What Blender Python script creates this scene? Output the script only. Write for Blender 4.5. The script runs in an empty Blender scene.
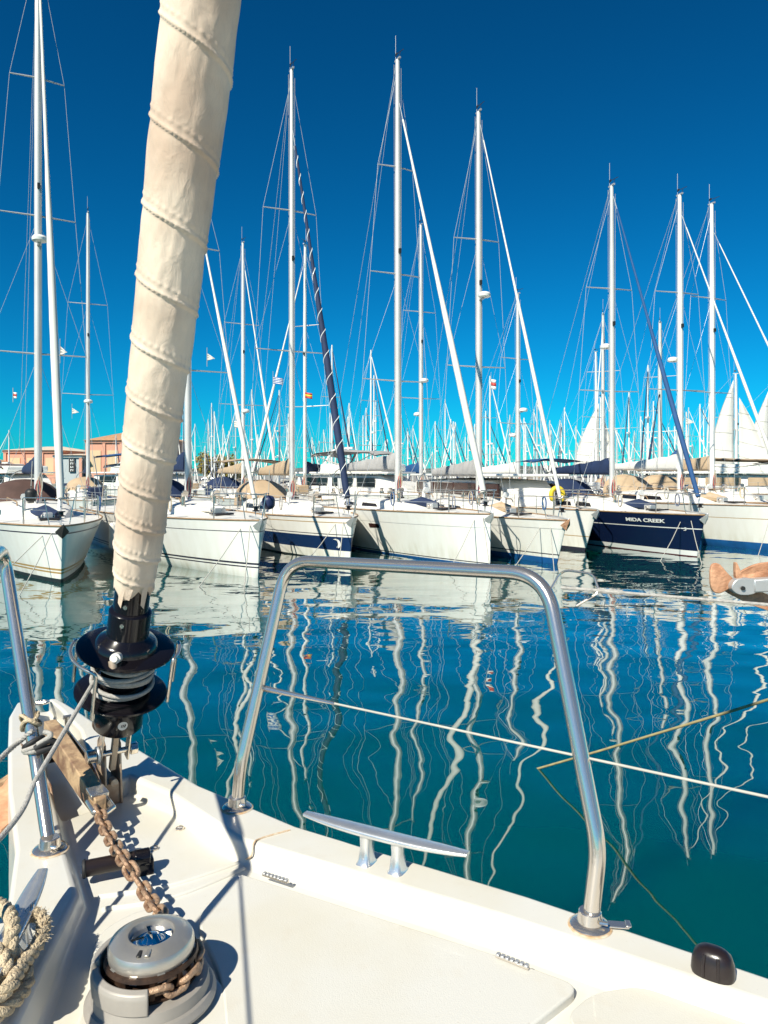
import bpy, math, random
from mathutils import Vector, Matrix, noise
random.seed(7)
PI = math.pi; R = math.radians
S = bpy.context.scene
COL = S.collection
F = 750.0; CX = 384.0; HY = 472.0; CZ = 2.5      # pinhole of the photograph: focal length, horizon row, eye height above the water

def G(px, py, z):            # the point at height z seen at this pixel
    y = (CZ - z) * F / (py - HY)
    return Vector(((px - CX) / F * y, y, z))
def GY(px, py, y):           # the point at depth y
    return Vector(((px - CX) / F * y, y, CZ - (py - HY) / F * y))

# ------------------------------------------------------------ materials
MATS = {}
def nm(name):
    m = bpy.data.materials.new(name); m.use_nodes = True
    MATS[name] = m
    return m, m.node_tree.nodes, m.node_tree.links, m.node_tree.nodes['Principled BSDF']
def mat(name, col, rough=.5, metal=0, var=0.0, vscale=6.0, bump=0.0, bscale=40.0, col2=None, coat=0, lo=.35, hi=.7, sheen=0, detail=4.0):
    m, N, L, P = nm(name)
    P.inputs['Base Color'].default_value = (*col, 1)
    P.inputs['Roughness'].default_value = rough
    P.inputs['Metallic'].default_value = metal
    if coat: P.inputs['Coat Weight'].default_value = coat
    if sheen: P.inputs['Sheen Weight'].default_value = sheen
    tc = N.new('ShaderNodeTexCoord')
    if var or col2:
        n = N.new('ShaderNodeTexNoise'); n.inputs['Scale'].default_value = vscale; n.inputs['Detail'].default_value = detail
        L.new(tc.outputs['Object'], n.inputs['Vector'])
        r = N.new('ShaderNodeValToRGB'); r.color_ramp.elements[0].position = lo; r.color_ramp.elements[1].position = hi
        c2 = col2 if col2 else tuple(c * (1 - var) for c in col)
        r.color_ramp.elements[0].color = (*c2, 1); r.color_ramp.elements[1].color = (*col, 1)
        L.new(n.outputs['Fac'], r.inputs['Fac']); L.new(r.outputs['Color'], P.inputs['Base Color'])
    if bump:
        n2 = N.new('ShaderNodeTexNoise'); n2.inputs['Scale'].default_value = bscale; n2.inputs['Detail'].default_value = 3
        L.new(tc.outputs['Object'], n2.inputs['Vector'])
        b = N.new('ShaderNodeBump'); b.inputs['Strength'].default_value = bump; b.inputs['Distance'].default_value = .01
        L.new(n2.outputs['Fac'], b.inputs['Height']); L.new(b.outputs['Normal'], P.inputs['Normal'])
    return m
def gelcoat(name, col, rough, nonskid=0):
    m, N, L, P = nm(name); P.inputs['Coat Weight'].default_value = .15
    tc = N.new('ShaderNodeTexCoord')
    def nz(sc, det, lo, hi):
        n = N.new('ShaderNodeTexNoise'); n.inputs['Scale'].default_value = sc; n.inputs['Detail'].default_value = det; L.new(tc.outputs['Object'], n.inputs['Vector'])
        r = N.new('ShaderNodeMapRange'); r.inputs['From Min'].default_value = lo; r.inputs['From Max'].default_value = hi; L.new(n.outputs['Fac'], r.inputs['Value']); return r
    a = nz(3.2, 5, .42, .72); b_ = nz(150, 2, .70, .80); c_ = nz(14, 6, .60, .74)
    mx = N.new('ShaderNodeMix'); mx.data_type = 'RGBA'; mx.inputs['A'].default_value = (*col, 1); mx.inputs['B'].default_value = (col[0] * .93, col[1] * .90, col[2] * .82, 1); L.new(a.outputs[0], mx.inputs['Factor'])
    m2 = N.new('ShaderNodeMix'); m2.data_type = 'RGBA'; m2.inputs['B'].default_value = (.42, .36, .27, 1); L.new(mx.outputs['Result'], m2.inputs['A'])
    mu = N.new('ShaderNodeMath'); mu.operation = 'MULTIPLY'; mu.inputs[1].default_value = .38; L.new(b_.outputs[0], mu.inputs[0]); L.new(mu.outputs[0], m2.inputs['Factor'])
    m3 = N.new('ShaderNodeMix'); m3.data_type = 'RGBA'; m3.inputs['B'].default_value = (.60, .53, .42, 1); L.new(m2.outputs['Result'], m3.inputs['A'])
    mu2 = N.new('ShaderNodeMath'); mu2.operation = 'MULTIPLY'; mu2.inputs[1].default_value = .28; L.new(c_.outputs[0], mu2.inputs[0]); L.new(mu2.outputs[0], m3.inputs['Factor'])
    L.new(m3.outputs['Result'], P.inputs['Base Color'])
    rr = N.new('ShaderNodeMapRange'); rr.inputs['To Min'].default_value = rough - .06; rr.inputs['To Max'].default_value = rough + .16; L.new(a.outputs[0], rr.inputs['Value']); L.new(rr.outputs[0], P.inputs['Roughness'])
    n2 = N.new('ShaderNodeTexNoise'); n2.inputs['Scale'].default_value = 460 if nonskid else 9; n2.inputs['Detail'].default_value = 2; L.new(tc.outputs['Object'], n2.inputs['Vector'])
    bp = N.new('ShaderNodeBump'); bp.inputs['Strength'].default_value = nonskid or .02; bp.inputs['Distance'].default_value = .01; L.new(n2.outputs['Fac'], bp.inputs['Height']); L.new(bp.outputs['Normal'], P.inputs['Normal'])
def hullpaint(name, col, rough):
    m, N, L, P = nm(name); P.inputs['Roughness'].default_value = rough
    tc = N.new('ShaderNodeTexCoord'); sp = N.new('ShaderNodeSeparateXYZ'); L.new(tc.outputs['Object'], sp.inputs[0])
    mp = N.new('ShaderNodeMapping'); mp.inputs['Scale'].default_value = (3.5, 3.5, .5); L.new(tc.outputs['Object'], mp.inputs['Vector'])
    n = N.new('ShaderNodeTexNoise'); n.inputs['Scale'].default_value = 1.6; n.inputs['Detail'].default_value = 6; L.new(mp.outputs[0], n.inputs['Vector'])
    h = N.new('ShaderNodeMapRange'); h.inputs['From Min'].default_value = .05; h.inputs['From Max'].default_value = .55; h.inputs['To Min'].default_value = .42; h.inputs['To Max'].default_value = .0; L.new(sp.outputs['Z'], h.inputs['Value'])
    r = N.new('ShaderNodeMapRange'); r.inputs['From Min'].default_value = .38; r.inputs['From Max'].default_value = .72; L.new(n.outputs['Fac'], r.inputs['Value'])
    k = N.new('ShaderNodeMath'); k.operation = 'MULTIPLY'; L.new(h.outputs[0], k.inputs[0]); L.new(r.outputs[0], k.inputs[1])
    k2 = N.new('ShaderNodeMath'); k2.operation = 'MULTIPLY_ADD'; k2.inputs[1].default_value = .12; L.new(r.outputs[0], k2.inputs[0]); L.new(k.outputs[0], k2.inputs[2])
    mx = N.new('ShaderNodeMix'); mx.data_type = 'RGBA'; mx.inputs['A'].default_value = (*col, 1); mx.inputs['B'].default_value = (.52, .46, .33, 1); L.new(k2.outputs[0], mx.inputs['Factor']); L.new(mx.outputs['Result'], P.inputs['Base Color'])
gelcoat('gelcoat', (.69, .675, .625), .34)
gelcoat('nonskid', (.665, .65, .60), .5, .10)
hullpaint('hull_white', (.86, .85, .80), .25)
mat('deck_white', (.82, .80, .75), .5, var=.1, vscale=2)
mat('hull_navy', (.006, .014, .05), .12)
mat('band_navy', (.008, .03, .10), .25)
mat('stripe_gold', (.42, .26, .09), .4)
mat('stripe_dark', (.03, .03, .05), .4)
mat('antifoul_blue', (.01, .12, .38), .5, var=.3, vscale=3)
mat('antifoul_dark', (.02, .035, .04), .6, var=.4, vscale=3)
mat('antifoul_red', (.11, .02, .03), .6, var=.3, vscale=3)
mat('boot_white', (.78, .78, .76), .3)
mat('steel', (.72, .65, .57), .17, metal=.88, bump=.06, bscale=22)
mat('alloy', (.62, .62, .61), .38, metal=.55, var=.08, vscale=3)
mat('mast_white', (.78, .78, .76), .35, var=.06, vscale=2)
mat('mast_alloy', (.70, .69, .67), .42, metal=.25, var=.12, vscale=1.2)
mat('wire', (.50, .52, .54), .4, metal=.2)
mat('glass_dark', (.018, .018, .022), .12)
mat('window_brown', (.05, .022, .018), .2)
mat('canvas_navy', (.012, .03, .09), .8, var=.3, vscale=3, bump=.3, bscale=8)
mat('canvas_blue', (.02, .09, .25), .8, var=.2, vscale=3, bump=.3, bscale=8)
mat('canvas_grey', (.42, .41, .40), .8, var=.2, vscale=3, bump=.3, bscale=8)
mat('canvas_tan', (.50, .37, .24), .8, var=.15, vscale=3, bump=.2, bscale=8)
mat('canvas_brown', (.10, .055, .045), .8, var=.3, vscale=3)
mat('sail_white', (.74, .72, .67), .7, var=.08, vscale=1.0)
mat('rope_cream', (.74, .60, .41), .9, var=.35, vscale=60, bump=.8, bscale=250)
mat('rope_grey', (.50, .48, .45), .8, var=.3, vscale=120, bump=.5, bscale=400)
mat('rope_wet', (.42, .34, .17), .7, var=.3, vscale=14)
mat('line_white', (.50, .48, .43), .7, var=.2, vscale=12)
mat('black_anodised', (.007, .006, .008), .16)
mat('black_plastic', (.018, .012, .012), .28, bump=.05, bscale=60)
mat('rubber_black', (.02, .02, .022), .6)
mat('rust_anchor', (.62, .34, .20), .75, col2=(.38, .17, .09), vscale=14, bump=.5, bscale=60, lo=.3, hi=.62)
mat('rust_shank', (.48, .33, .19), .65, col2=(.20, .115, .07), vscale=16, bump=.4, bscale=70, lo=.38, hi=.6)
mat('rust_plate', (.50, .40, .30), .45, metal=.3, col2=(.24, .13, .07), vscale=14, lo=.35, hi=.6)
mat('rust_stain', (.48, .27, .11), .7, col2=(.66, .56, .43), vscale=70)
mat('chain_metal', (.47, .31, .20), .5, metal=.35, col2=(.17, .08, .045), vscale=45, bump=.4, bscale=220, lo=.3, hi=.6)
mat('gypsy_dark', (.10, .055, .035), .5, metal=.6, col2=(.03, .018, .014), vscale=50)
mat('windlass_alloy', (.56, .53, .48), .28, metal=.7, var=.14, vscale=18, bump=.04, bscale=60)
mat('windlass_grey', (.38, .35, .315), .5, metal=.15, var=.18, vscale=14, bump=.05, bscale=60)
mat('cleat_alloy', (.78, .79, .79), .24, metal=.75, var=.12, vscale=30, bump=.03, bscale=60)
mat('chrome', (.80, .80, .80), .06, metal=1)
mat('fender_white', (.72, .70, .66), .45, var=.1)
mat('fender_navy', (.02, .03, .09), .45)
mat('yellow', (.75, .55, .03), .5)
mat('red', (.55, .05, .04), .5)
mat('flag_blue', (.02, .12, .42), .7)
mat('sticker', (.72, .70, .66), .4)
mat('stucco_peach', (.72, .36, .25), .85, var=.08, vscale=.5)
mat('stucco_cream', (.74, .55, .34), .85, var=.08, vscale=.5)
mat('stucco_grey', (.50, .55, .56), .85, var=.1, vscale=.4)
mat('roof_tile', (.60, .33, .17), .85, var=.25, vscale=2.5, bump=.4, bscale=4)
mat('roof_pale', (.72, .60, .46), .85, var=.1, vscale=1)
mat('sign_black', (.02, .02, .02), .5)
mat('quay_stone', (.32, .30, .27), .9, var=.2, vscale=1)
mat('bark', (.14, .09, .06), .9, var=.3, vscale=4)
mat('leaf_gold', (.50, .36, .02), .7, col2=(.13, .12, .02), vscale=1.6)
mat('leaf_green', (.07, .10, .03), .7, col2=(.035, .06, .02), vscale=1.2)
mat('hill_rock', (.11, .13, .12), .95, col2=(.07, .09, .07), vscale=.01)
mat('teak', (.38, .24, .13), .6, var=.3, vscale=8)

# sail cloth of the furled headsail: cream with weathering
m, N, L, P = nm('furled_cloth')
P.inputs['Roughness'].default_value = .8; P.inputs['Sheen Weight'].default_value = .15
tc = N.new('ShaderNodeTexCoord')
n = N.new('ShaderNodeTexNoise'); n.inputs['Scale'].default_value = 5; n.inputs['Detail'].default_value = 6; L.new(tc.outputs['Object'], n.inputs['Vector'])
r = N.new('ShaderNodeValToRGB'); r.color_ramp.elements[0].position = .36; r.color_ramp.elements[1].position = .64
r.color_ramp.elements[0].color = (.60, .45, .34, 1); r.color_ramp.elements[1].color = (.80, .665, .53, 1)
L.new(n.outputs['Fac'], r.inputs['Fac']); L.new(r.outputs['Color'], P.inputs['Base Color'])
mpf = N.new('ShaderNodeMapping'); mpf.inputs['Scale'].default_value = (1, 1, .45); mpf.inputs['Rotation'].default_value = (.5, .3, 0); L.new(tc.outputs['Object'], mpf.inputs['Vector'])
n2 = N.new('ShaderNodeTexNoise'); n2.inputs['Scale'].default_value = 34; n2.inputs['Detail'].default_value = 6; n2.inputs['Distortion'].default_value = .6; L.new(mpf.outputs[0], n2.inputs['Vector'])
w = N.new('ShaderNodeTexNoise'); w.inputs['Scale'].default_value = 900; L.new(tc.outputs['Object'], w.inputs['Vector'])
ad = N.new('ShaderNodeMath'); ad.operation = 'MULTIPLY_ADD'; ad.inputs[1].default_value = .12
L.new(w.outputs['Fac'], ad.inputs[0]); L.new(n2.outputs['Fac'], ad.inputs[2])
b = N.new('ShaderNodeBump'); b.inputs['Strength'].default_value = .55; b.inputs['Distance'].default_value = .008
L.new(ad.outputs[0], b.inputs['Height']); L.new(b.outputs['Normal'], P.inputs['Normal'])

# harbour water
m, N, L, P = nm('water')
P.inputs['Roughness'].default_value = .01; P.inputs['IOR'].default_value = 1.7; P.inputs['Coat Weight'].default_value = 1; P.inputs['Coat IOR'].default_value = 1.62; P.inputs['Coat Roughness'].default_value = .01
m.node_tree.nodes['Principled BSDF'].subsurface_method = 'BURLEY'; P.inputs['Subsurface Weight'].default_value = 1; P.inputs['Subsurface Radius'].default_value = (1, 1, 1); P.inputs['Subsurface Scale'].default_value = 3.0
tc = N.new('ShaderNodeTexCoord')
n = N.new('ShaderNodeTexNoise'); n.inputs['Scale'].default_value = .22; n.inputs['Detail'].default_value = 3; L.new(tc.outputs['Object'], n.inputs['Vector'])
r = N.new('ShaderNodeValToRGB'); r.color_ramp.elements[0].position = .3; r.color_ramp.elements[1].position = .7
r.color_ramp.elements[0].color = (.0, .054, .044, 1); r.color_ramp.elements[1].color = (.0, .076, .062, 1)
L.new(n.outputs['Fac'], r.inputs['Fac']); L.new(r.outputs['Color'], P.inputs['Base Color'])
def wave(sx, sy, sc, det, dist, amp, rot=0):
    mp = N.new('ShaderNodeMapping'); mp.inputs['Scale'].default_value = (sx, sy, 1); mp.inputs['Rotation'].default_value = (0, 0, rot)
    L.new(tc.outputs['Object'], mp.inputs['Vector'])
    t = N.new('ShaderNodeTexNoise'); t.inputs['Scale'].default_value = sc; t.inputs['Detail'].default_value = det
    t.inputs['Distortion'].default_value = dist; t.inputs['Roughness'].default_value = .35
    L.new(mp.outputs[0], t.inputs['Vector'])
    k = N.new('ShaderNodeMath'); k.operation = 'MULTIPLY'; k.inputs[1].default_value = amp; L.new(t.outputs['Fac'], k.inputs[0])
    return k
a1 = wave(.8, 1.0, 1.1, .4, .1, 1.0, .2)
a2 = wave(1, 1, .45, 0, 0, 1.2, .9)
a3 = wave(1, 1, 3.4, .5, .2, .055, .5)
a4 = wave(.6, 1.2, 3.0, 2.0, .3, .17, .1)
sp_ = N.new('ShaderNodeSeparateXYZ'); L.new(tc.outputs['Object'], sp_.inputs[0])
mr = N.new('ShaderNodeMapRange'); mr.interpolation_type = 'SMOOTHSTEP'; mr.inputs['From Min'].default_value = 6.5; mr.inputs['From Max'].default_value = 14; L.new(sp_.outputs['Y'], mr.inputs['Value'])
m4 = N.new('ShaderNodeMath'); m4.operation = 'MULTIPLY'; L.new(a4.outputs[0], m4.inputs[0]); L.new(mr.outputs[0], m4.inputs[1])
a5 = N.new('ShaderNodeMath'); a5.operation = 'ADD'; L.new(a3.outputs[0], a5.inputs[0]); L.new(m4.outputs[0], a5.inputs[1]); a3 = a5
s1 = N.new('ShaderNodeMath'); s1.operation = 'ADD'; L.new(a1.outputs[0], s1.inputs[0]); L.new(a2.outputs[0], s1.inputs[1])
s2 = N.new('ShaderNodeMath'); s2.operation = 'ADD'; L.new(s1.outputs[0], s2.inputs[0]); L.new(a3.outputs[0], s2.inputs[1])
b = N.new('ShaderNodeBump'); b.inputs['Strength'].default_value = 1; b.inputs['Distance'].default_value = .028
L.new(s2.outputs[0], b.inputs['Height']); L.new(b.outputs['Normal'], P.inputs['Normal']); L.new(b.outputs['Normal'], P.inputs['Coat Normal'])

# ------------------------------------------------------------ mesh builder
class MB:
    def __init__(self): self.v = []; self.f = []; self.m = []; self.mats = []
    def mi(self, name):
        if name not in self.mats: self.mats.append(name)
        return self.mats.index(name)
    def add(self, vs, fs, m):
        o = len(self.v); self.v += [Vector(p) for p in vs]
        k = self.mi(m)
        for f in fs: self.f.append([i + o for i in f]); self.m.append(k)
        return self
    def tube(self, pts, rad, m, seg=8, cap=True, closed=False):
        pts = [Vector(p) for p in pts]; n = len(pts)
        rs = rad if isinstance(rad, (list, tuple)) else [rad] * n
        vs = []; prev = None
        for i, p in enumerate(pts):
            if closed: t = pts[(i + 1) % n] - pts[i - 1]
            else: t = pts[min(i + 1, n - 1)] - pts[max(i - 1, 0)]
            if t.length < 1e-9: t = Vector((0, 0, 1))
            t.normalize()
            if prev is None:
                a = Vector((0, 0, 1)) if abs(t.z) < .9 else Vector((1, 0, 0))
                u = t.cross(a).normalized()
            else:
                u = prev - t * prev.dot(t)
                u = u.normalized() if u.length > 1e-6 else t.orthogonal().normalized()
            prev = u; w = t.cross(u)
            for k in range(seg):
                an = 2 * PI * k / seg
                vs.append(p + (u * math.cos(an) + w * math.sin(an)) * rs[i])
        fs = []
        for i in range(n if closed else n - 1):
            j = (i + 1) % n
            for k in range(seg):
                k2 = (k + 1) % seg
                fs.append([i * seg + k, i * seg + k2, j * seg + k2, j * seg + k])
        if cap and not closed:
            fs.append(list(range(seg))[::-1]); fs.append([(n - 1) * seg + k for k in range(seg)])
        return self.add(vs, fs, m)
    def box(self, c, s, m, rot=None):      # rot: 3x3 whose columns are the box axes
        M = rot if rot is not None else Matrix.Identity(3)
        c = Vector(c); vs = []
        for dx in (-.5, .5):
            for dy in (-.5, .5):
                for dz in (-.5, .5):
                    vs.append(c + M @ Vector((dx * s[0], dy * s[1], dz * s[2])))
        return self.add(vs, [[0, 1, 3, 2], [4, 6, 7, 5], [0, 4, 5, 1], [2, 3, 7, 6], [0, 2, 6, 4], [1, 5, 7, 3]], m)
    def lathe(self, prof, m, M=None, seg=32, a0=0, a1=2 * PI):
        M = M or Matrix.Identity(4); full = abs(a1 - a0 - 2 * PI) < 1e-6
        n = seg if full else seg + 1; vs = []
        for (r, z) in prof:
            for k in range(n):
                a = a0 + (a1 - a0) * k / seg
                vs.append(M @ Vector((r * math.cos(a), r * math.sin(a), z)))
        fs = []
        for i in range(len(prof) - 1):
            for k in range(seg):
                k2 = (k + 1) % n
                fs.append([i * n + k, i * n + k2, (i + 1) * n + k2, (i + 1) * n + k])
        if full:
            if prof[0][0] > 1e-6: fs.append(list(range(n))[::-1])
            if prof[-1][0] > 1e-6: fs.append([(len(prof) - 1) * n + k for k in range(n)])
        return self.add(vs, fs, m)
    def prism(self, poly, z0, z1, m, top=None):
        n = len(poly)
        vs = [Vector((p[0], p[1], z0)) for p in poly] + [Vector((p[0], p[1], z1)) for p in poly]
        fs = [list(range(n))[::-1], [n + i for i in range(n)]] + [[i, (i + 1) % n, n + (i + 1) % n, n + i] for i in range(n)]
        return self.add(vs, fs, m)
    def loft(self, rings, m, closed=True, caps=True):
        n = len(rings[0]); vs = [p for r_ in rings for p in r_]; fs = []
        for i in range(len(rings) - 1):
            for k in range(n if closed else n - 1):
                k2 = (k + 1) % n
                fs.append([i * n + k, i * n + k2, (i + 1) * n + k2, (i + 1) * n + k])
        if caps: fs.append(list(range(n))[::-1]); fs.append([(len(rings) - 1) * n + k for k in range(n)])
        return self.add(vs, fs, m)
    def build(self, name, parent=None, loc=(0, 0, 0), rotz=0, angle=35, bevel=0, bseg=3, recalc=True):
        me = bpy.data.meshes.new(name)
        me.from_pydata([tuple(p) for p in self.v], [], self.f)
        for k in self.mats: me.materials.append(MATS[k])
        me.polygons.foreach_set('material_index', self.m)
        if recalc:
            import bmesh
            bm = bmesh.new(); bm.from_mesh(me); bmesh.ops.recalc_face_normals(bm, faces=bm.faces); bm.to_mesh(me); bm.free()
        me.polygons.foreach_set('use_smooth', [True] * len(me.polygons))
        me.set_sharp_from_angle(angle=R(angle))
        me.update()
        o = bpy.data.objects.new(name, me); COL.objects.link(o)
        o.location = loc; o.rotation_euler = (0, 0, rotz)
        if parent: o.parent = parent
        if bevel:
            b_ = o.modifiers.new('bevel', 'BEVEL'); b_.width = bevel; b_.segments = bseg; b_.limit_method = 'ANGLE'; b_.angle_limit = R(25)
            b_.harden_normals = False
        return o
def tag(o, label=None, cat=None, group=None, kind=None):
    if label: o['label'] = label
    if cat: o['category'] = cat
    if group: o['group'] = group
    if kind: o['kind'] = kind
    return o
def empty(name, loc=(0, 0, 0), rz=0, label=None, cat=None, group=None):
    o = bpy.data.objects.new(name, None); COL.objects.link(o); o.location = loc; o.rotation_euler = (0, 0, rz); o.empty_display_size = .2
    return tag(o, label, cat, group)
def copy_tree(o, parent=None):
    c = o.copy(); COL.objects.link(c); c.parent = parent
    for ch in list(o.children): copy_tree(ch, c)
    return c
def smooth_path(pts, n=8, closed=False):
    pts = [Vector(p) for p in pts]; out = []; N_ = len(pts)
    rng = range(N_) if closed else range(N_ - 1)
    for i in rng:
        if closed: p0, p1, p2, p3 = pts[i - 1], pts[i], pts[(i + 1) % N_], pts[(i + 2) % N_]
        else: p0, p1, p2, p3 = pts[max(i - 1, 0)], pts[i], pts[i + 1], pts[min(i + 2, N_ - 1)]
        for k in range(n):
            t = k / n
            out.append(.5 * ((2 * p1) + (-p0 + p2) * t + (2 * p0 - 5 * p1 + 4 * p2 - p3) * t * t + (-p0 + 3 * p1 - 3 * p2 + p3) * t ** 3))
    if not closed: out.append(pts[-1])
    return out
def fillet(pts, rads, n=8):
    pts = [Vector(p) for p in pts]; out = [pts[0]]
    for i in range(1, len(pts) - 1):
        a = (pts[i - 1] - pts[i]).normalized(); b_ = (pts[i + 1] - pts[i]).normalized(); d = rads[i - 1]
        A = pts[i] + a * d; B = pts[i] + b_ * d
        for k in range(n + 1):
            t = k / n; out.append(A * (1 - t) ** 2 + pts[i] * 2 * t * (1 - t) + B * t * t)
    out.append(pts[-1]); return out
def strand_rope(mb, path, rad, m, pitch=5.0, seg=7):
    path = [Vector(p) for p in path]; L_ = 0; ls = [0]
    for i in range(1, len(path)): L_ += (path[i] - path[i - 1]).length; ls.append(L_)
    step = rad * .55; n = int(L_ / step); res = []
    j = 0
    for i in range(n + 1):
        s_ = min(i * step, L_)
        while j < len(ls) - 2 and ls[j + 1] < s_: j += 1
        t = (s_ - ls[j]) / max(ls[j + 1] - ls[j], 1e-9)
        res.append(path[j].lerp(path[j + 1], t))
    for k in range(3):
        pts = []; prev = None
        for i, p in enumerate(res):
            t = (res[min(i + 1, n)] - res[max(i - 1, 0)]).normalized()
            if prev is None: u = t.orthogonal().normalized()
            else: u = (prev - t * prev.dot(t)).normalized()
            prev = u; w_ = t.cross(u); a = 2 * PI * (i * step / (rad * pitch) + k / 3)
            pts.append(p + (u * math.cos(a) + w_ * math.sin(a)) * rad * .5)
        mb.tube(pts, rad * .56, m, seg=seg)
    return mb

# ------------------------------------------------------------ the setting
me = MB(); me.add([(-900, -90, 0), (900, -90, 0), (900, 1500, 0), (-900, 1500, 0)], [[0, 1, 2, 3]], 'water')
tag(me.build('water'), kind='structure')
me = MB(); q = [(-70, 92), (-12, 98), (60, 104), (260, 110), (260, 300), (-260, 300), (-260, 88)]
me.prism(q, -1, 1.0, 'quay_stone'); tag(me.build('quay', bevel=.05, bseg=1), kind='structure')
me = MB(); me.prism([(-80, -70), (80, -70), (80, -14), (-80, -14)], -1, 1.3, 'stucco_cream'); tag(me.build('quay', bevel=.05, bseg=1), kind='structure')  # unseen quay behind the camera, added for the steel rails to reflect
mb = MB(); rings = []
for i in range(81):
    x = -900 + i * 22.5
    h = 9 + 8 * noise.noise(Vector((x * .006, 2.2, 0))) + 3.0 * noise.noise(Vector((x * .03, 7, 0)))
    rings.append([Vector((x, 1120, -2)), Vector((x, 1180, h * .6)), Vector((x, 1260, max(h, 2) * 1.0)), Vector((x, 1400, -2))])
mb.loft(rings, 'hill_rock', closed=False, caps=False); tag(mb.build('hills', angle=80), kind='structure')

# ------------------------------------------------------------ own boat: bow of the yacht the photo was taken from
own = empty('sailing_yacht', (-.6, 1.5, 0), 0, 'cream white bow deck of the nearest yacht with anchor windlass and furled headsail', 'sailing yacht')
OFF = Vector(own.location)
def part(mb, name, parent=own, **k):
    mb.v = [p - OFF for p in mb.v]
    return mb.build(name, parent, **k)
ZT, ZI = 1.65, 1.605
NF = Vector((-.587, .809, 0)); NS = Vector((.809, .587, 0))       # forward, starboard
def W(x, y, z): return Vector((x, y, z))
st = []
def stn(P_, p1, p2, s2, s1_, S_, z2, z2s=None):
    st.append([G(*P_, ZT), G(*p1, ZT), G(*p2, z2), G(*s2, z2 if z2s is None else z2s), G(*s1_, ZT), G(*S_, ZT)])
stn((17, 702), (30, 701), (30, 713), (48, 711), (48, 699), (58, 698), 1.57)
stn((9, 716), (31, 712), (31, 726), (58, 722), (58, 707), (76, 709), 1.57)
stn((8, 745), (36, 744), (36, 765), (80, 748), (80, 730), (106, 729), 1.57)
stn((8, 790), (56, 808), (56, 827), (100, 815), (100, 792), (150, 755), 1.57)
stn((9, 797), (57, 813), (62, 822), (128, 795), (129, 775), (160, 761), ZI)
stn((15, 850), (64, 845), (70, 856), (172, 813), (167, 791), (200, 785), ZI)
stn((7, 905), (78, 893), (86, 910), (243, 866), (238, 838), (298, 826), ZI)
st.append([W(-.70, 1.15, ZT), W(-.572, 1.16, ZT), W(-.545, 1.17, ZI), G(497, 948, ZI), G(500, 915, ZT), G(530, 896, ZT)])
st.append([W(-.66, .75, ZT), W(-.54, .75, ZT), W(-.515, .75, ZI), W(.605, 1.165, ZI), W(.616, 1.2, ZT), G(768, 976, ZT)])
st.append([W(-.62, -.3, ZT), W(-.50, -.3, ZT), W(-.475, -.3, ZI), W(1.80, .36, ZI), W(1.815, .395, ZT), W(1.87, .46, ZT)])
st.append([W(-.60, -2.6, ZT), W(-.48, -2.6, ZT), W(-.455, -2.6, ZI), W(3.9, -1.6, ZI), W(3.93, -1.58, ZT), W(4.0, -1.55, ZT)])
# the transom-ward end only runs on behind the photographer
rings = []
ctr = [(.5 * (s_[0] + s_[5])) for s_ in st]
for s_, c in zip(st, ctr):
    def inn(p, f, z): q_ = c.lerp(p, f); return Vector((q_.x, q_.y, z))
    rings.append([inn(s_[0], .45, -.5), inn(s_[0], .80, .25), inn(s_[0], .985, 1.3), inn(s_[0], 1.0, 1.60)] + s_ + [inn(s_[5], 1.0, 1.60), inn(s_[5], .985, 1.3), inn(s_[5], .80, .25), inn(s_[5], .45, -.5)])
fwd = Vector((-.587, .809, 0))
for i in (0, 1):
    for k in (0, 1, 12, 13):
        rings[i][k] -= fwd * (.25, .12)[i] * (1.5 if k in (0, 13) else .8)
mb = MB(); mb.loft(rings, 'gelcoat', closed=True, caps=True)
part(mb, 'hull_deck', bevel=.012, bseg=4, angle=50)

def pad(pixels, z0, z1, m, name, bevel, parent=own):
    mb = MB(); mb.prism([G(x, y, z1) if y > 500 else Vector((x, y, 0)) for x, y in pixels], z0, z1, m)
    return part(mb, name, parent, bevel=bevel, bseg=4)
def lerp_(a, b, t): return a + (b - a) * t
def rp(pts, d, n=5):     # rounded polygon
    out = []; N_ = len(pts); P2 = [Vector((p[0], p[1], 0)) for p in pts]
    for i in range(N_):
        a = P2[i - 1] - P2[i]; b_ = P2[(i + 1) % N_] - P2[i]; dd = d[i] if isinstance(d, list) else d
        A = P2[i] + a.normalized() * min(dd, a.length * .45); B = P2[i] + b_.normalized() * min(dd, b_.length * .45)
        for k in range(n + 1):
            t = k / n; q_ = A * (1 - t) ** 2 + P2[i] * 2 * t * (1 - t) + B * t * t; out.append((q_.x, q_.y))
    return out
ZL = ZI + .016
lid_px = [G(236, 872, ZL), G(497, 955, ZL), G(582, 986, ZL), G(520, 1034, ZL), Vector((.02, .78, 0)), Vector((-.16, .86, 0)), G(222, 978, ZL), G(196, 918, ZL)]
lid_w = rp([(p.x, p.y) for p in lid_px], [.03, .02, .035, .03, .04, .04, .05, .04])
mb = MB(); mb.prism(lid_w, ZI - .004, ZL, 'nonskid')
lid = part(mb, 'locker_lid', bevel=.006, bseg=3)
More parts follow.
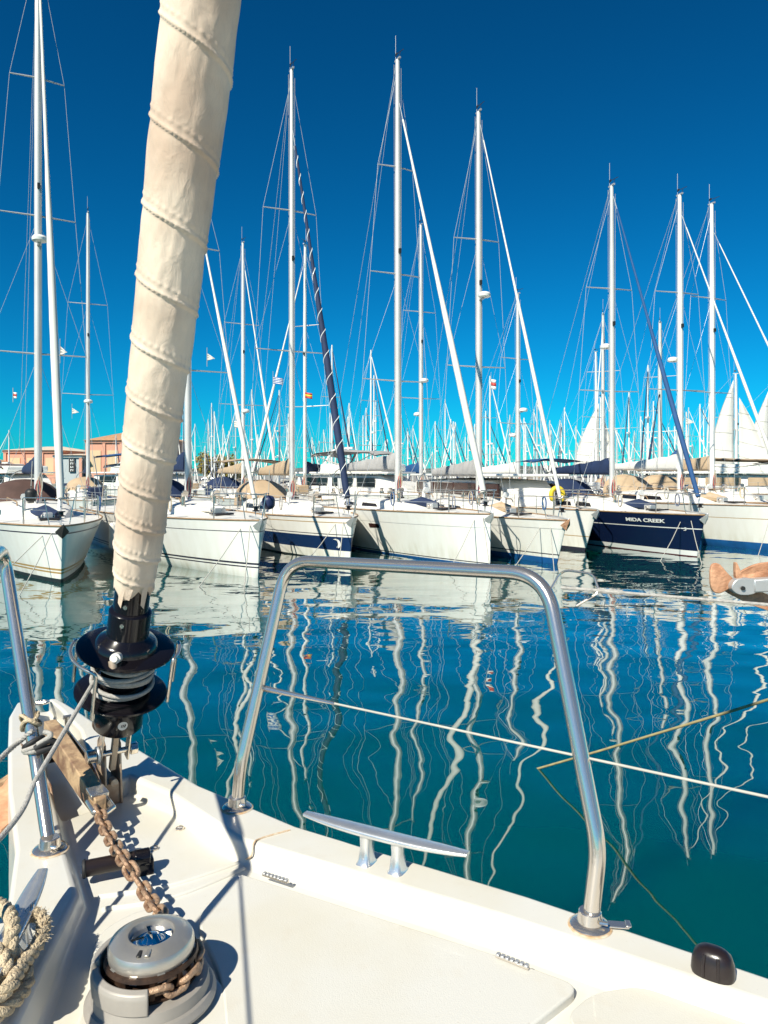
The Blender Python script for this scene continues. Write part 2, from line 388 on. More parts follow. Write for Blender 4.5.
# second locker lid aft
p_ = [G(592, 993, ZL), G(640, 985, ZL), G(768, 1030, ZL), Vector((1.0, .80, 0)), Vector((.5, .62, 0)), G(565, 1016, ZL)]
mb = MB(); mb.prism(rp([(p.x, p.y) for p in p_], .03), ZI - .004, ZL, 'nonskid')
part(mb, 'locker_lid', bevel=.008, bseg=4)
for a, b_ in (((263, 874), (288, 882)), ((496, 955), (529, 968))):
    A = G(*a, ZL + .004); B = G(*b_, ZL + .004); d = (B - A); L_ = d.length; d.normalize()
    M = Matrix((d, Vector((-d.y, d.x, 0)), Vector((0, 0, 1)))).transposed()
    h = MB(); h.box((A + B) / 2, (L_, .008, .005), 'steel', M)
    for k in range(7): h.box(A.lerp(B, (k + .5) / 7) + Vector((0, 0, .003)), (L_ / 9, .010, .004), 'alloy', M)
    h.v = [p - OFF for p in h.v]; h.build('hinge', lid, bevel=.0008, bseg=1)
# forward moulding ridges across the well
mb = MB()
for a, b_, c_ in (((98, 897), (170, 886), (240, 863)), ((102, 910), (175, 897), (244, 869))):
    mb.tube(smooth_path([G(*a, ZI), G(*b_, ZI), G(*c_, ZI)], 6), .006, 'gelcoat', 10)
part(mb, 'deck_ridge')
mb = MB(); mb.tube(smooth_path([G(243, 860, ZI + .006), G(251, 856, 1.63), G(254, 843, ZT + .001), G(262, 838, ZT + .001), G(290, 830, ZT + .001)], 6), .0022, 'rust_stain', 6)
part(mb, 'seam')

# deck fittings
for px, py, r_ in ((154, 849, .011), (180, 829, .011), (41, 703, .03)):
    z = ZI if px > 100 else ZT
    p = G(px, py, z); M = Matrix.Translation(p)
    mb = MB(); mb.lathe([(r_, 0), (r_, .003), (r_ * .8, .005), (r_ * .72, .002), (0, .002)], 'steel', M, 24)
    mb.tube([p + Vector((-r_ * .6, 0, .004)), p + Vector((r_ * .6, 0, .004))], .0018, 'steel', 6)
    part(mb, 'deck_fitting')

# pulpit -----------------------------------------------------------------
def foot(p, parent):
    f = MB(); M = Matrix.Translation(p)
    f.lathe([(.036, 0), (.037, .004), (.033, .008), (.024, .010), (.021, .028), (.019, .030)], 'steel', M, 28)
    f.lathe([(.041, .0006), (.039, .0022)], 'rust_stain', M, 28)
    f.tube([p + Vector((.012, -.02, .018)), p + Vector((.026, -.024, .018))], .004, 'steel', 8)
    f.v = [q_ - OFF for q_ in f.v]; return f.build('rail_foot', parent)
Lb = G(237, 808, ZT); Rb = G(590, 926, ZT); Pb = G(50, 850, ZT)
L1 = Vector((-.363, 1.90, 1.755)); L2 = Vector((-.262, 2.02, 2.262)); R2 = Vector((.345, 1.60, 2.282)); R1 = Vector((.405, 1.415, 1.79))
RT = .0160
mb = MB(); mb.tube(fillet([Lb, L1, L2, R2, R1, Rb], [.04, .085, .085, .04], 10), RT, 'steel', 20)
rail = part(mb, 'pulpit_rail', angle=80)
foot(Lb, rail); foot(Rb, rail)
# tab beside the aft foot
f = MB(); d = Vector((.8, -.1, 0)).normalized(); M = Matrix((d, Vector((-d.y, d.x, 0)), Vector((0, 0, 1)))).transposed()
f.box(Rb + d * .045 + Vector((0, 0, .006)), (.05, .020, .004), 'steel', M); f.box(Rb + d * .069 + Vector((0, 0, .009)), (.010, .020, .004), 'steel', M)
f.v = [q_ - OFF for q_ in f.v]; f.build('foot_tab', rail, bevel=.0015, bseg=2)
P1 = G(37, 764, 1.80); P2 = Vector((-1.0, 1.97, 2.30)); Q2 = Vector((-.69, 1.12, 2.28)); Q1 = Vector((-.62, .72, 1.79)); Qb = Vector((-.62, .68, ZT))
mb = MB(); mb.tube(fillet([Pb, P1, P2, Q2, Q1, Qb], [.05, .09, .09, .04], 10), RT, 'steel', 20)
rail2 = part(mb, 'pulpit_rail', angle=80); foot(Pb, rail2); foot(Qb, rail2)
# lifelines
def eye(p, parent):
    e = MB(); e.tube([p + Vector((math.cos(a) * .014, -.004, math.sin(a) * .014)) for a in [2 * PI * k / 12 for k in range(12)]], .004, 'steel', 8, closed=True)
    e.v = [q_ - OFF for q_ in e.v]; return e.build('wire_eye', parent)
A = Vector((-.322, 1.955, 1.938)); B = Vector((.423, 1.452, 1.94)); C = A + (B - A) * 3.2
mb = MB(); mb.tube([A + (C - A) * t for t in (0, .3, .6, 1)], .0026, 'line_white', 8)
mb.tube([A, A + (C - A) * .018, A + (C - A) * .05, A + (C - A) * .085], [.009, .007, .006, .0035], 'steel', 8)
w1 = part(mb, 'lifeline'); eye(A + Vector((-.008, .004, 0)), w1)
A = Vector((.372, 1.54, 2.262)); C = Vector((.372 + .56 * 2.4, 1.54 - .37 * 2.4, 2.27))
mb = MB(); mb.tube([A.lerp(C, t) for t in (-.005, .04, .045, .07, .075, 1)], [.0035, .0035, .005, .005, .0030, .0030], 'rope_grey', 8)
w2 = part(mb, 'lifeline')
e = MB(); e.tube(fillet([Vector((.352, 1.59, 2.25)), Vector((.38, 1.60, 2.292)), Vector((.435, 1.56, 2.288)), Vector((.44, 1.53, 2.255)), Vector((.395, 1.54, 2.225))], [.02, .015, .012]), .0026, 'steel', 8)
e.v = [q_ - OFF for q_ in e.v]; e.build('rail_loop', w2)

A = Q2 + Vector((.005, -.06, -.02)); mb = MB(); mb.tube([A, A + Vector((.32, -1.4, 0)), A + Vector((.4, -3.5, 0))], .0030, 'line_white', 8); part(mb, 'lifeline')
mb = MB(); TIP = Vector((-1.25, 2.8, 0)); rings = []
for s_, hh, hw in ((3.9, .02, .55), (4.3, .20, .70), (5.2, .40, .85), (7.5, .48, 1.0), (9.5, .5, 1.0)):
    c = TIP - NF * s_; rings.append([c + NS * (y * hw) + Vector((0, 0, 1.62 + z * hh)) for y, z in ((-1.1, 0), (-1, .85), (0, 1), (1, .85), (1.1, 0))])
mb.loft(rings, 'gelcoat'); part(mb, 'coachroof', bevel=.03, bseg=2)
bo_ = MB(); c = TIP - NF * 6.4; rings = []
for k in range(11):
    t = k / 10; cc_ = c - NF * 4.6 * t + Vector((0, 0, 3.1)); hh = lerp_(.62, .22, t); rings.append([cc_ + NS * (.17 * math.sin(a_)) + Vector((0, 0, (hh if math.cos(a_) > 0 else .12) * math.cos(a_))) for a_ in [2 * PI * i / 12 for i in range(12)]])
bo_.loft(rings, 'canvas_tan'); part(bo_, 'boom_cover')
mb = MB(); c = TIP - NF * 6.2; mb.tube([c + Vector((0, 0, 1.6)), c + Vector((0, 0, 15.5))], .10, 'mast_alloy', 16); part(mb, 'mast')
# cleats -----------------------------------------------------------------
def cleat(c, d, L_, h, lab=None):
    d = d.normalized(); s_ = Vector((-d.y, d.x, 0)); rings = []
    for k in range(17):
        t = -1 + 2 * k / 16; wdt = .018 * (1 - .55 * abs(t) ** 3) + .002; th = .0075 * (1 - .5 * abs(t) ** 2); zz = h + .006 * abs(t) ** 2
        cc = c + d * (t * L_ / 2) + Vector((0, 0, zz)); ring = []
        for a in range(12):
            an = 2 * PI * a / 12; ca, sa = math.cos(an), math.sin(an)
            ring.append(cc + s_ * wdt * math.copysign(abs(ca) ** .5, ca) + Vector((0, 0, th * math.copysign(abs(sa) ** .6, sa))))
        rings.append(ring)
    mb = MB(); mb.loft(rings, 'cleat_alloy'); o = part(mb, 'cleat', angle=60)
    for sg in (-1, 1):
        p = MB(); pr = []
        for (w1_, w2_, z) in ((.030, .024, 0), (.024, .020, .006), (.018, .014, h * .55), (.021, .014, h - .002)):
            cc = c + d * sg * .038 + Vector((0, 0, z))
            pr.append([cc + d * .62 * w1_ * math.copysign(abs(math.cos(a)) ** .5, math.cos(a)) + s_ * w2_ * math.copysign(abs(math.sin(a)) ** .5, math.sin(a)) for a in [2 * PI * k / 16 for k in range(16)]])
        p.loft(pr, 'cleat_alloy'); p.v = [q_ - OFF for q_ in p.v]; p.build('cleat_post', o, angle=50)
    return o
cA = G(382, 866, ZT); cleat(cA, Vector((.173 + .178, 1.508 - 1.69, 0)), .395, .066)
cB = Vector((-.640, 1.30, ZT)); cleat(cB, Vector((.06, -.33, 0)), .36, .060)

# black bow light on the starboard edge
mb = MB(); c = G(713, 974, ZT); rings = []
dd = Vector((.83, -.55, 0)); ss = Vector((.55, .83, 0))
for (f_, z) in ((1.0, 0), (1.04, .006), (1.0, .022), (.86, .036), (.62, .043), (.3, .046)):
    rings.append([c + dd * .034 * f_ * math.copysign(abs(math.cos(a)) ** .75, math.cos(a)) + ss * .022 * f_ * math.copysign(abs(math.sin(a)) ** .8, math.sin(a)) + Vector((0, 0, z)) for a in [2 * PI * k / 24 for k in range(24)]])
mb.loft(rings, 'black_plastic')
for k in (-.35, .35):
    mb.tube([c + dd * .034 * k + ss * -.022 + Vector((0, 0, .004)), c + dd * .034 * k - ss * .022 + Vector((0, 0, .024)), c + dd * .030 * k - ss * .017 + Vector((0, 0, .038))], .0028, 'black_plastic', 8)
part(mb, 'deck_vent', angle=60)

# chain roller bar ----------------------------------------------------------
A = G(84, 869, 1.640); B = G(150, 856, 1.640); d = (B - A).normalized()
mb = MB(); mb.tube([A, A.lerp(B, .78)], .0175, 'rust_plate', 20); mb.mats = ['black_plastic']
mb.tube([A - d * .004, A + d * .004], .0195, 'rubber_black', 20); mb.tube([A.lerp(B, .75), B], .019, 'black_anodised', 20)
mb.box(A.lerp(B, .87) - Vector((0, 0, .018)), (.05, .03, .036), 'black_anodised', Matrix((d, Vector((-d.y, d.x, 0)), Vector((0, 0, 1)))).transposed())
part(mb, 'chain_roller', bevel=.003, bseg=2)

# windlass ------------------------------------------------------------------
WC = Vector((-.388, 1.252, ZI + .008))
mb = MB(); bp = [(G(150, 903, 1.62)), G(206, 962, 1.62), G(262, 1034, 1.62), Vector((-.2, .93, 0)), Vector((-.46, .95, 0)), G(84, 1000, 1.62), G(96, 930, 1.62)]
mb.prism(rp([(p.x, p.y) for p in bp], .05), ZI - .004, ZI + .014, 'gelcoat'); part(mb, 'windlass_plinth', bevel=.008, bseg=4)
M = Matrix.Translation(WC + Vector((0, 0, .014)))
mb = MB(); mb.lathe([(.106, 0), (.106, .004), (.100, .012), (.095, .014), (.092, .030), (.084, .033), (.05, .033)], 'windlass_grey', M, 64)
wl = part(mb, 'windlass', angle=30)
def sub(mb, name, parent, **k):
    mb.v = [q_ - OFF for q_ in mb.v]; return mb.build(name, parent, **k)
mb = MB(); mb.lathe([(.05, .030), (.074, .031), (.076, .038), (.062, .046), (.060, .054), (.062, .060), (.076, .068), (.074, .074), (.05, .075)], 'gypsy_dark', M, 48)
for k in range(10):
    a = 2 * PI * k / 10; mb.box(WC + Vector((math.cos(a) * .066, math.sin(a) * .066, .066)), (.016, .008, .040), 'gypsy_dark', Matrix.Rotation(a, 3, 'Z'))
sub(mb, 'gypsy', wl)
mb = MB(); mb.lathe([(.05, .071), (.064, .071), (.0685, .074), (.070, .082), (.0695, .090), (.066, .0965), (.058, .101), (.040, .1055), (.037, .105), (.035, .094), (.0, .093)], 'windlass_alloy', M, 64)
for k in range(10):
    a = 2 * PI * k / 10 + .2; mb.box(WC + Vector((math.cos(a) * .0655, math.sin(a) * .0655, .083)), (.010, .012, .012), 'windlass_alloy', Matrix.Rotation(a, 3, 'Z'))
sub(mb, 'windlass_cap', wl, angle=28)
mb = MB(); mb.lathe([(.0345, .0945), (.03, .0955), (.018, .0945), (.012, .100), (.008, .102), (0, .102)], 'chrome', M, 40)
for k in range(4):
    a = k * PI / 2 + .5; mb.box(WC + Vector((math.cos(a) * .022, math.sin(a) * .022, .111)), (.022, .006, .006), 'chrome', Matrix.Rotation(a, 3, 'Z'))
sub(mb, 'drive_socket', wl)
mb = MB(); a = -PI / 2 - .05
mb.box(WC + Vector((math.cos(a) * .052, math.sin(a) * .052, .1165)), (.018, .007, .003), 'sign_black', Matrix.Rotation(a, 3, 'Z')); 
mb.box(WC + Vector((math.cos(a + .25) * .052, math.sin(a + .25) * .052, .1172)), (.018, .008, .003), 'windlass_alloy', Matrix.Rotation(a, 3, 'Z')); sub(mb, 'cap_slot', wl, bevel=.001, bseg=1)
for a0, a1, zt in ((R(105), R(196), .074), (R(199), R(284), .066)):
    g = MB(); n_ = 24; vs = []; fs = []
    for k in range(n_ + 1):
        a = a0 + (a1 - a0) * k / n_
        for (r_, z) in ((.079, .030), (.095, .030), (.096, zt - .010), (.093, zt - .003), (.082, zt), (.080, zt - .004)):
            vs.append(WC + Vector((math.cos(a) * r_, math.sin(a) * r_, z + .014)))
    for k in range(n_):
        for j in range(6): fs.append([k * 6 + j, k * 6 + (j + 1) % 6, (k + 1) * 6 + (j + 1) % 6, (k + 1) * 6 + j])
    fs += [[5, 4, 3, 2, 1, 0], [n_ * 6 + j for j in range(6)]]
    g.add(vs, fs, 'windlass_grey'); sub(g, 'chain_guard', wl, bevel=.002, bseg=2)
for px, py in ((93, 1000), (99, 1016)):
    b_ = MB(); b_.lathe([(.010, 0), (.010, .006), (.006, .010), (0, .011)], 'rust_anchor', Matrix.Translation(G(px, py, 1.63) - Vector((0, 0, .002))), 14); sub(b_, 'bolt', wl)

# chain ---------------------------------------------------------------------
def link_mesh():
    mb = MB(); pts = []
    for k in range(20):
        a = 2 * PI * k / 20; x = .0115 * math.cos(a); y = .0115 * math.sin(a); x += math.copysign(.0088, x) if abs(math.cos(a)) > 1e-6 else 0
        pts.append(Vector((x, y, 0)))
    mb.tube(pts, .0049, 'chain_metal', 9, closed=True); return mb
chain = empty('anchor_chain', G(128, 865, 1.665), 0, 'rusty galvanised chain running from the bow roller over the black roller bar to the windlass', 'chain')
first = link_mesh().build('chain_link', chain, angle=80)
path = smooth_path([G(98, 808, 1.676), G(108, 834, 1.668), G(128, 866, 1.676), G(143, 889, 1.652), G(160, 914, 1.662), WC + Vector((.035, .078, .064))], 12)
arc = [WC + Vector((math.cos(a) * .073, math.sin(a) * .073, .066)) for a in [R(62 - 10 * k) for k in range(17)]]
path += arc
ls = [0]
for i in range(1, len(path)): ls.append(ls[-1] + (path[i] - path[i - 1]).length)
sp = .0292; n_ = int(ls[-1] / sp)
def at_len(s_):
    for i in range(1, len(ls)):
        if ls[i] >= s_: return path[i - 1].lerp(path[i], (s_ - ls[i - 1]) / max(ls[i] - ls[i - 1], 1e-9))
    return path[-1]
for k in range(n_):
    p = at_len((k + .5) * sp); t = (at_len((k + .9) * sp) - at_len((k + .1) * sp)).normalized()
    u = t.cross(Vector((0, 0, 1))).normalized(); w_ = t.cross(u)
    an = (R(40) if k % 2 else R(-50)) + random.uniform(-.15, .15)
    uu = u * math.cos(an) + w_ * math.sin(an); ww = t.cross(uu)
    M = Matrix((t, uu, ww)).transposed().to_4x4(); M.translation = p - chain.location
    o = first if k == 0 else first.copy()
    if k: COL.objects.link(o); o.parent = chain
    o.matrix_local = M

# bow roller + anchor ---------------------------------------------------------
def plate(mb, pts, off, th, m):     # vertical plate outline in (along-forward, z) about origin off
    A_ = [off + NF * a + Vector((0, 0, z)) - NS * th / 2 for a, z in pts]; B_ = [p + NS * th for p in A_]
    n = len(pts); mb.add(A_ + B_, [list(range(n))[::-1], [n + i for i in range(n)]] + [[i, (i + 1) % n, n + (i + 1) % n, n + i] for i in range(n)], m)
o1 = G(101, 806, 1.61)
mb = MB(); plate(mb, [(-.02, 0), (-.01, .06), (.10, .095), (.36, .105), (.50, .09), (.62, .05), (.60, 0)], o1, .005, 'steel')
ro = part(mb, 'bow_roller', bevel=.0015, bseg=2)
mb = MB(); plate(mb, [(.02, -.03), (.10, .05), (.36, .06), (.60, .03), (.58, -.03)], o1 - NS * .105, .005, 'rust_plate'); sub(mb, 'cheek_plate', ro, bevel=.0015, bseg=2)
mb = MB(); mb.tube([o1 + NF * .42 - NS * .11 + Vector((0, 0, .02)), o1 + NF * .42 + NS * .004 + Vector((0, 0, .02))], .028, 'black_plastic', 20); sub(mb, 'roller_wheel', ro)
mb = MB(); c = G(67, 733, 1.69); mb.tube([c - Vector((0, 0, .02)), c + Vector((0, 0, .05))], .007, 'steel', 12); mb.tube([c + Vector((0, 0, .05)) - NS * .012, c + Vector((0, 0, .05)) + NS * .012], .006, 'steel', 10); sub(mb, 'locking_pin', ro)

anc = empty('bow_anchor', G(78, 775, 1.69), 0, 'rusty anchor lying in the near bow roller with its fluke over the port edge', 'anchor')
AO = Vector(anc.location)
tail = G(101, 806, 1.672); head = tail + NF * .56 + Vector((0, 0, .03))
mb = MB(); mid = (tail + head) / 2; dx = (head - tail).normalized(); uz = NS.cross(dx) * -1
def frame3(x, y): x = x.normalized(); y = (y - x * y.dot(x)).normalized(); return Matrix((x, y, x.cross(y))).transposed()
M3 = frame3(dx, NS)
rings = []
for t, w_, h_ in ((0, .014, .018), (.04, .017, .026), (.3, .019, .032), (.8, .020, .036), (1, .018, .034)):
    c = tail.lerp(head, t)
    rings.append([c + M3 @ Vector((0, sy * w_, sz * h_)) for sy, sz in ((-1, -1), (-1, 1), (1, 1), (1, -1))])
mb.loft(rings, 'rust_shank'); mb.v = [p - AO for p in mb.v]; mb.build('shank', anc, bevel=.003, bseg=2)
mb = MB(); c = tail + dx * -.012
mb.tube([c + dx * .05 + Vector((0, 0, 0)) + NS * .022, c - dx * .012 + NS * .022, c - dx * .03, c - dx * .012 - NS * .022, c + dx * .05 - NS * .022], .008, 'steel', 10)
mb.box(c + dx * .045 + Vector((0, 0, .022)), (.05, .044, .012), 'steel', M3); mb.v = [p - AO for p in mb.v]; mb.build('shackle', anc, bevel=.002, bseg=2)
# fluke: a curved rusty blade under the bow, its port wing showing beyond the edge
mb = MB(); rings = []
for t in [k / 10 for k in range(11)]:
    cc = GY(2, 790, 2.25).lerp(GY(-6, 850, 1.95), t) + NF * .0; wd = .11 * math.sin(PI * (.12 + .80 * t)) ** .8 + .01
    rings.append([cc + NS * wd * s_ + Vector((0, 0, .05 * s_ * s_)) for s_ in (-1, -.5, 0, .5, 1)] + [cc + NS * wd * s_ + Vector((0, 0, .05 * s_ * s_ - .012)) for s_ in (1, .5, 0, -.5, -1)])
mb.loft(rings, 'rust_anchor'); mb.v = [p - AO - NS * .03 for p in mb.v]; mb.tube([head - AO, (head + NF * .12 - Vector((0, 0, .12))) - AO, GY(2, 790, 2.25) - AO - NS * .03], .018, 'rust_shank', 8); mb.build('fluke', anc, bevel=.002, bseg=1)

# forestay, furling drum, furled headsail -----------------------------------------
B0 = Vector((-.757, 2.06, 1.60)); AX = Vector((.197, -.252, 1))
def ax(t): return B0 + AX * t
FM = frame3(Vector((1, 0, -.197)), Vector((0, 1, .252)))
zax = AX.normalized(); xax = (Vector((1, 0, 0)) - zax * zax.x).normalized(); yax = zax.cross(xax)
F4 = Matrix((xax, yax, zax)).transposed().to_4x4(); F4.translation = B0
K = AX.length
def P_(l): return [(r_, t * K) for r_, t in l]
mb = MB(); mb.lathe(P_([(.03, .225), (.060, .225), (.064, .230), (.064, .296), (.060, .303), (.05, .318)]), 'black_anodised', F4, 48)
drum = part(mb, 'furling_drum', angle=40)
mb = MB(); mb.lathe(P_([(.05, .317), (.112, .317), (.117, .320), (.117, .325), (.112, .328), (.05, .330)]), 'black_anodised', F4, 72); sub(mb, 'drum_flange', drum, angle=40)
mb = MB(); mb.lathe(P_([(.05, .438), (.116, .438), (.122, .441), (.122, .446), (.115, .449), (.080, .451), (.076, .464), (.069, .471), (.056, .480), (.053, .484), (.053, .545), (.049, .549), (.044, .551), (.044, .625)]), 'black_anodised', F4, 72); sub(mb, 'drum_flange', drum, angle=30)
mb = MB(); mb.lathe(P_([(.056, .328), (.056, .44)]), 'black_anodised', F4, 40); sub(mb, 'spool', drum)
mb = MB()
for k in range(6):
    for_t = .340 + .0135 * k; rr = .073 + .004 * math.sin(k * 2.1); ti = (.10, -.06, .14, .04, -.10, .05)[k]
    mb.tube([F4 @ Vector((math.cos(a) * rr, math.sin(a) * rr, for_t * K + ti * rr * math.cos(a + k * .7))) for a in [2 * PI * i / 40 for i in range(40)]], .0058, 'rope_grey', 8, closed=True)
sub(mb, 'coiled_line', drum, angle=80)
mb = MB()
mb.tube([F4 @ Vector((math.cos(a) * .069, math.sin(a) * .069, .318 * K - .010 + .012 * math.cos(a))) for a in [2 * PI * i / 40 for i in range(40)]], .0035, 'steel', 8, closed=True); sub(mb, 'retaining_wire', drum)
def guard(a0, a1, rr, t0, tl):
    g = MB(); pts = [F4 @ Vector((math.cos(a0) * rr, math.sin(a0) * rr, tl * K))]
    n__ = 14
    for k in range(n__ + 1):
        a = a0 + (a1 - a0) * k / n__; pts.append(F4 @ Vector((math.cos(a) * rr, math.sin(a) * rr, t0 * K)))
    pts.append(F4 @ Vector((math.cos(a1) * rr, math.sin(a1) * rr, tl * K)))
    pts = [pts[0]] + [pts[0].lerp(pts[1], .85)] + fillet([pts[0].lerp(pts[1], .86), pts[1], pts[2]], [.012], 4)[1:-1] + pts[2:-2] + fillet([pts[-3], pts[-2], pts[-1]], [.012], 4)[1:-1] + [pts[-1]]
    g.tube(pts, .0045, 'steel', 10); return sub(g, 'wire_guard', drum, angle=80)
guard(R(172), R(258), .134, .435, .315); guard(R(-14), R(30), .134, .452, .335)
for k, (an, t, r_) in enumerate(((R(-128), .462, .068), (R(-100), .455, .0), (R(-48), .462, .068), (R(-92), .572, .043), (R(-92), .527, .052))):
    if r_ == 0: continue
    p = F4 @ Vector((math.cos(an) * r_, math.sin(an) * r_, t * K)); d = (F4.to_3x3() @ Vector((math.cos(an), math.sin(an), .5 if t < .5 else 0))).normalized()
    s_ = MB(); s_.tube([p - d * .004, p + d * .004], .0055, 'steel', 12); sub(s_, 'screw', drum)
an = R(-88); p = F4 @ Vector((math.cos(an) * .090, math.sin(an) * .090, .462 * K)); d = (F4.to_3x3() @ Vector((math.cos(an), math.sin(an), .4))).normalized()
s_ = MB(); s_.tube([p - d * .02, p + d * .012], .013, 'sticker', 16); s_.tube([p + d * .012, p + d * .022], .008, 'sticker', 12); s_.tube([p + Vector((-.006, -.01, -.004)), p + Vector((-.002, -.014, -.024))], .010, 'rust_plate', 12); sub(s_, 'shackle_pin', drum)
# round sticker on the housing
an = R(-62); s_ = MB(); vs = []; n__ = 20
cz_ = .262 * K
for k in range(n__):
    a = 2 * PI * k / n__; aa = an + math.cos(a) * .0125 / .0645; vs.append(F4 @ Vector((math.cos(aa) * .0648, math.sin(aa) * .0648, cz_ + math.sin(a) * .0125)))
s_.add(vs, [list(range(n__))], 'sticker')
vs = []
for dx_, w_ in ((-.005, .002), (-.001, .002), (.003, .003)):
    q_ = []
    for (u_, v_) in ((0, -.004), (w_, -.004), (w_ + .002, .004), (.002, .004)):
        aa = an + (dx_ + u_) / .0645; q_.append(F4 @ Vector((math.cos(aa) * .0652, math.sin(aa) * .0652, cz_ + v_)))
    s_.add(q_, [[0, 1, 2, 3]], 'black_anodised')
sub(s_, 'round_label', drum, recalc=False)
# toggle and chain plate
tg = MB()
for sgn in (-1, 1):
    a = ax(.243) + NS * .036 * sgn; b2 = ax(.135) + NS * .036 * sgn
    for p0, p1 in ((a, b2),):
        rr = frame3(p1 - p0, NS); tg.box((p0 + p1) / 2, ((p1 - p0).length + .03, .006, .026), 'steel', rr)
    tg.tube([ax(.30) + NS * .066 * sgn, ax(.24) + NS * .060 * sgn, ax(.215) + NS * .040 * sgn], .005, 'steel', 8)
rr = frame3(AX, NS); tg.box(ax(.17), (.16, .016, .016), 'rust_plate', rr)
tgo = part(tg, 'forestay_toggle', bevel=.002, bseg=2)
bt = MB(); c = ax(.145); bt.tube([c - NS * .052, c + NS * .055], .008, 'steel', 14)
bt.tube([c - NS * .072, c - NS * .048], .0175, 'steel', 18); bt.tube([c - NS * .047, c - NS * .040], .023, 'alloy', 18); bt.tube([c + NS * .042, c + NS * .062], .017, 'steel', 6)
bt.v = [q_ - OFF for q_ in bt.v]; bt.build('clevis_bolt', tgo, bevel=.003, bseg=2)
cp = MB()
for sgn in (-1, 1): plate(cp, [(-.045, .0), (-.03, .16), (-.01, .175), (.018, .175), (.035, .16), (.06, .0)], Vector((B0.x, B0.y, ZI - .003)) + NS * .020 * sgn - NF * .01, .006, 'rust_plate')
plate(cp, [(-.05, -.002), (-.045, .055), (.05, .055), (.06, -.002)], Vector((B0.x, B0.y, ZI)), .034, 'rust_plate')
cpo = part(cp, 'chainplate', bevel=.0015, bseg=2)
bt = MB(); c = Vector((B0.x, B0.y, ZI + .06)) - NF * .052; bt.tube([c + NF * .02, c - NF * .006], .010, 'rust_stain', 12); bt.v = [q_ - OFF for q_ in bt.v]; bt.build('rusty_nut', cpo)

# furled sail cloth
def sail_mesh():
    SEG = 160; t0 = .612; t1 = 9.0
    ts = []; t = t0
    while t < t1:
        ts.append(t); t += .0036 if t < 2.2 else .05
    # turns accumulated with height
    def turns(t):
        return math.log(1 + 1.867 * (t - .60)) / .112
    pit = lambda t: .06 + .112 * max(t - .60, 0)
    vs = []; fs = []
    for i, t in enumerate(ts):
        base = .0565 + .024 * min(1, (t - t0) / 1.15) ** .9
        if t - t0 < .10: base *= .84 + .16 * ((t - t0) / .10) ** .7
        n_t = turns(t)
        for k in range(SEG):
            a = 2 * PI * k / SEG
            ph = (n_t + a / (2 * PI) - .30) % 1.0         # 0 at the leech edge, growing upwards
            d = ph if ph < .5 else ph - 1
            rad = base
            rad += .0036 * math.exp(-((d * pit(t) - .002) / .0042) ** 2)              # rolled edge
            if d < 0: rad -= .0026 * math.exp(d * pit(t) / .02)                   # the layer below sits deeper
            rad += .0011 * math.exp(-((d * pit(t) - .021) / .0035) ** 2) * (1 + .9 * math.sin(a * 30 + n_t * 3))   # stitched tape
            pos = Vector((math.cos(a) * 1.6, math.sin(a) * 1.6, t * 9))
            rad += .0026 * noise.noise(pos) + .0012 * noise.noise(pos * Vector((1, 1, 3)).length * .9)
            e = 0
            if i < 6: e = (6 - i) / 6 * (.030 * noise.noise(Vector((math.cos(a) * 2.2, math.sin(a) * 2.2, 3.3))) - .008)
            vs.append(F4 @ Vector((math.cos(a) * rad, math.sin(a) * rad, (t + e) * K)))
    for i in range(len(ts) - 1):
        for k in range(SEG):
            k2 = (k + 1) % SEG; fs.append([i * SEG + k, i * SEG + k2, (i + 1) * SEG + k2, (i + 1) * SEG + k])
    fs.append(list(range(SEG))[::-1])
    mb = MB(); mb.add(vs, fs, 'furled_cloth'); return mb
part(sail_mesh(), 'furled_headsail', angle=180)
mb = MB()
for k in (2, 3, 5):
    a = R(-160 + 22 * k); r_ = .050
    a2 = a + .22
    l_ = .018 + .012 * (k % 3)
    mb.add([F4 @ Vector((math.cos(q_) * (r_ + .001 * (k % 2)), math.sin(q_) * (r_ + .001 * (k % 2)), z * K)) for q_, z in ((a, .622), (a2 + .12, .622), (a2, .612 - l_), (a + .02, .606 - l_ * .6))], [[0, 1, 2, 3]], 'furled_cloth')
so = MB()
part(mb, 'torn_edge', recalc=False)

# furling line and lashings ---------------------------------------------------
p0 = ax(.365) - Vector((.055, .055, 0)); p1 = G(3, 835, 1.84)
mb = MB(); pth = [p0, p0.lerp(p1, .35), p0.lerp(p1, .7), p1, Vector((-.73, .9, 1.80))]
mb.tube(smooth_path(pth, 8), .0052, 'rope_grey', 10)
o = mb.build('furling_line', angle=80); tag(o, 'thin grey rope leading from the black furling drum down past the left pulpit leg', 'rope')
lash = empty('lashing', G(40, 745, 1.86), 0, 'dark grey lashing knotted round the left pulpit leg', 'lashing')
LO = Vector(lash.location)
c0 = Pb.lerp(P1, 1.0); pax = (P2 - P1).normalized(); cc = P1 + pax * .045
mb = MB(); u = pax.orthogonal().normalized(); v = pax.cross(u)
for k in range(3):
    mb.tube([cc + pax * (.009 * k - .012) + (u * math.cos(a) + v * math.sin(a)) * (.0215 + .002 * (k % 2)) + pax * .006 * math.sin(a + k) for a in [2 * PI * i / 20 for i in range(20)]], .0062, 'rubber_black' if k > 1 else 'rope_grey', 8, closed=True)
mb.v = [q_ - LO for q_ in mb.v]; mb.build('wrap', lash, angle=80)
mb = MB(); mb.tube(smooth_path([cc + Vector((.015, -.025, 0)), cc + Vector((.045, -.02, .018)), cc + Vector((.055, -.01, .004)), cc + Vector((.02, -.03, -.008))], 6), .008, 'rubber_black', 8)
mb.tube(smooth_path([cc + Vector((.02, -.025, .01)), cc + Vector((.05, -.02, .03)), cc + Vector((.03, -.012, .036))], 6), .006, 'rope_grey', 8)
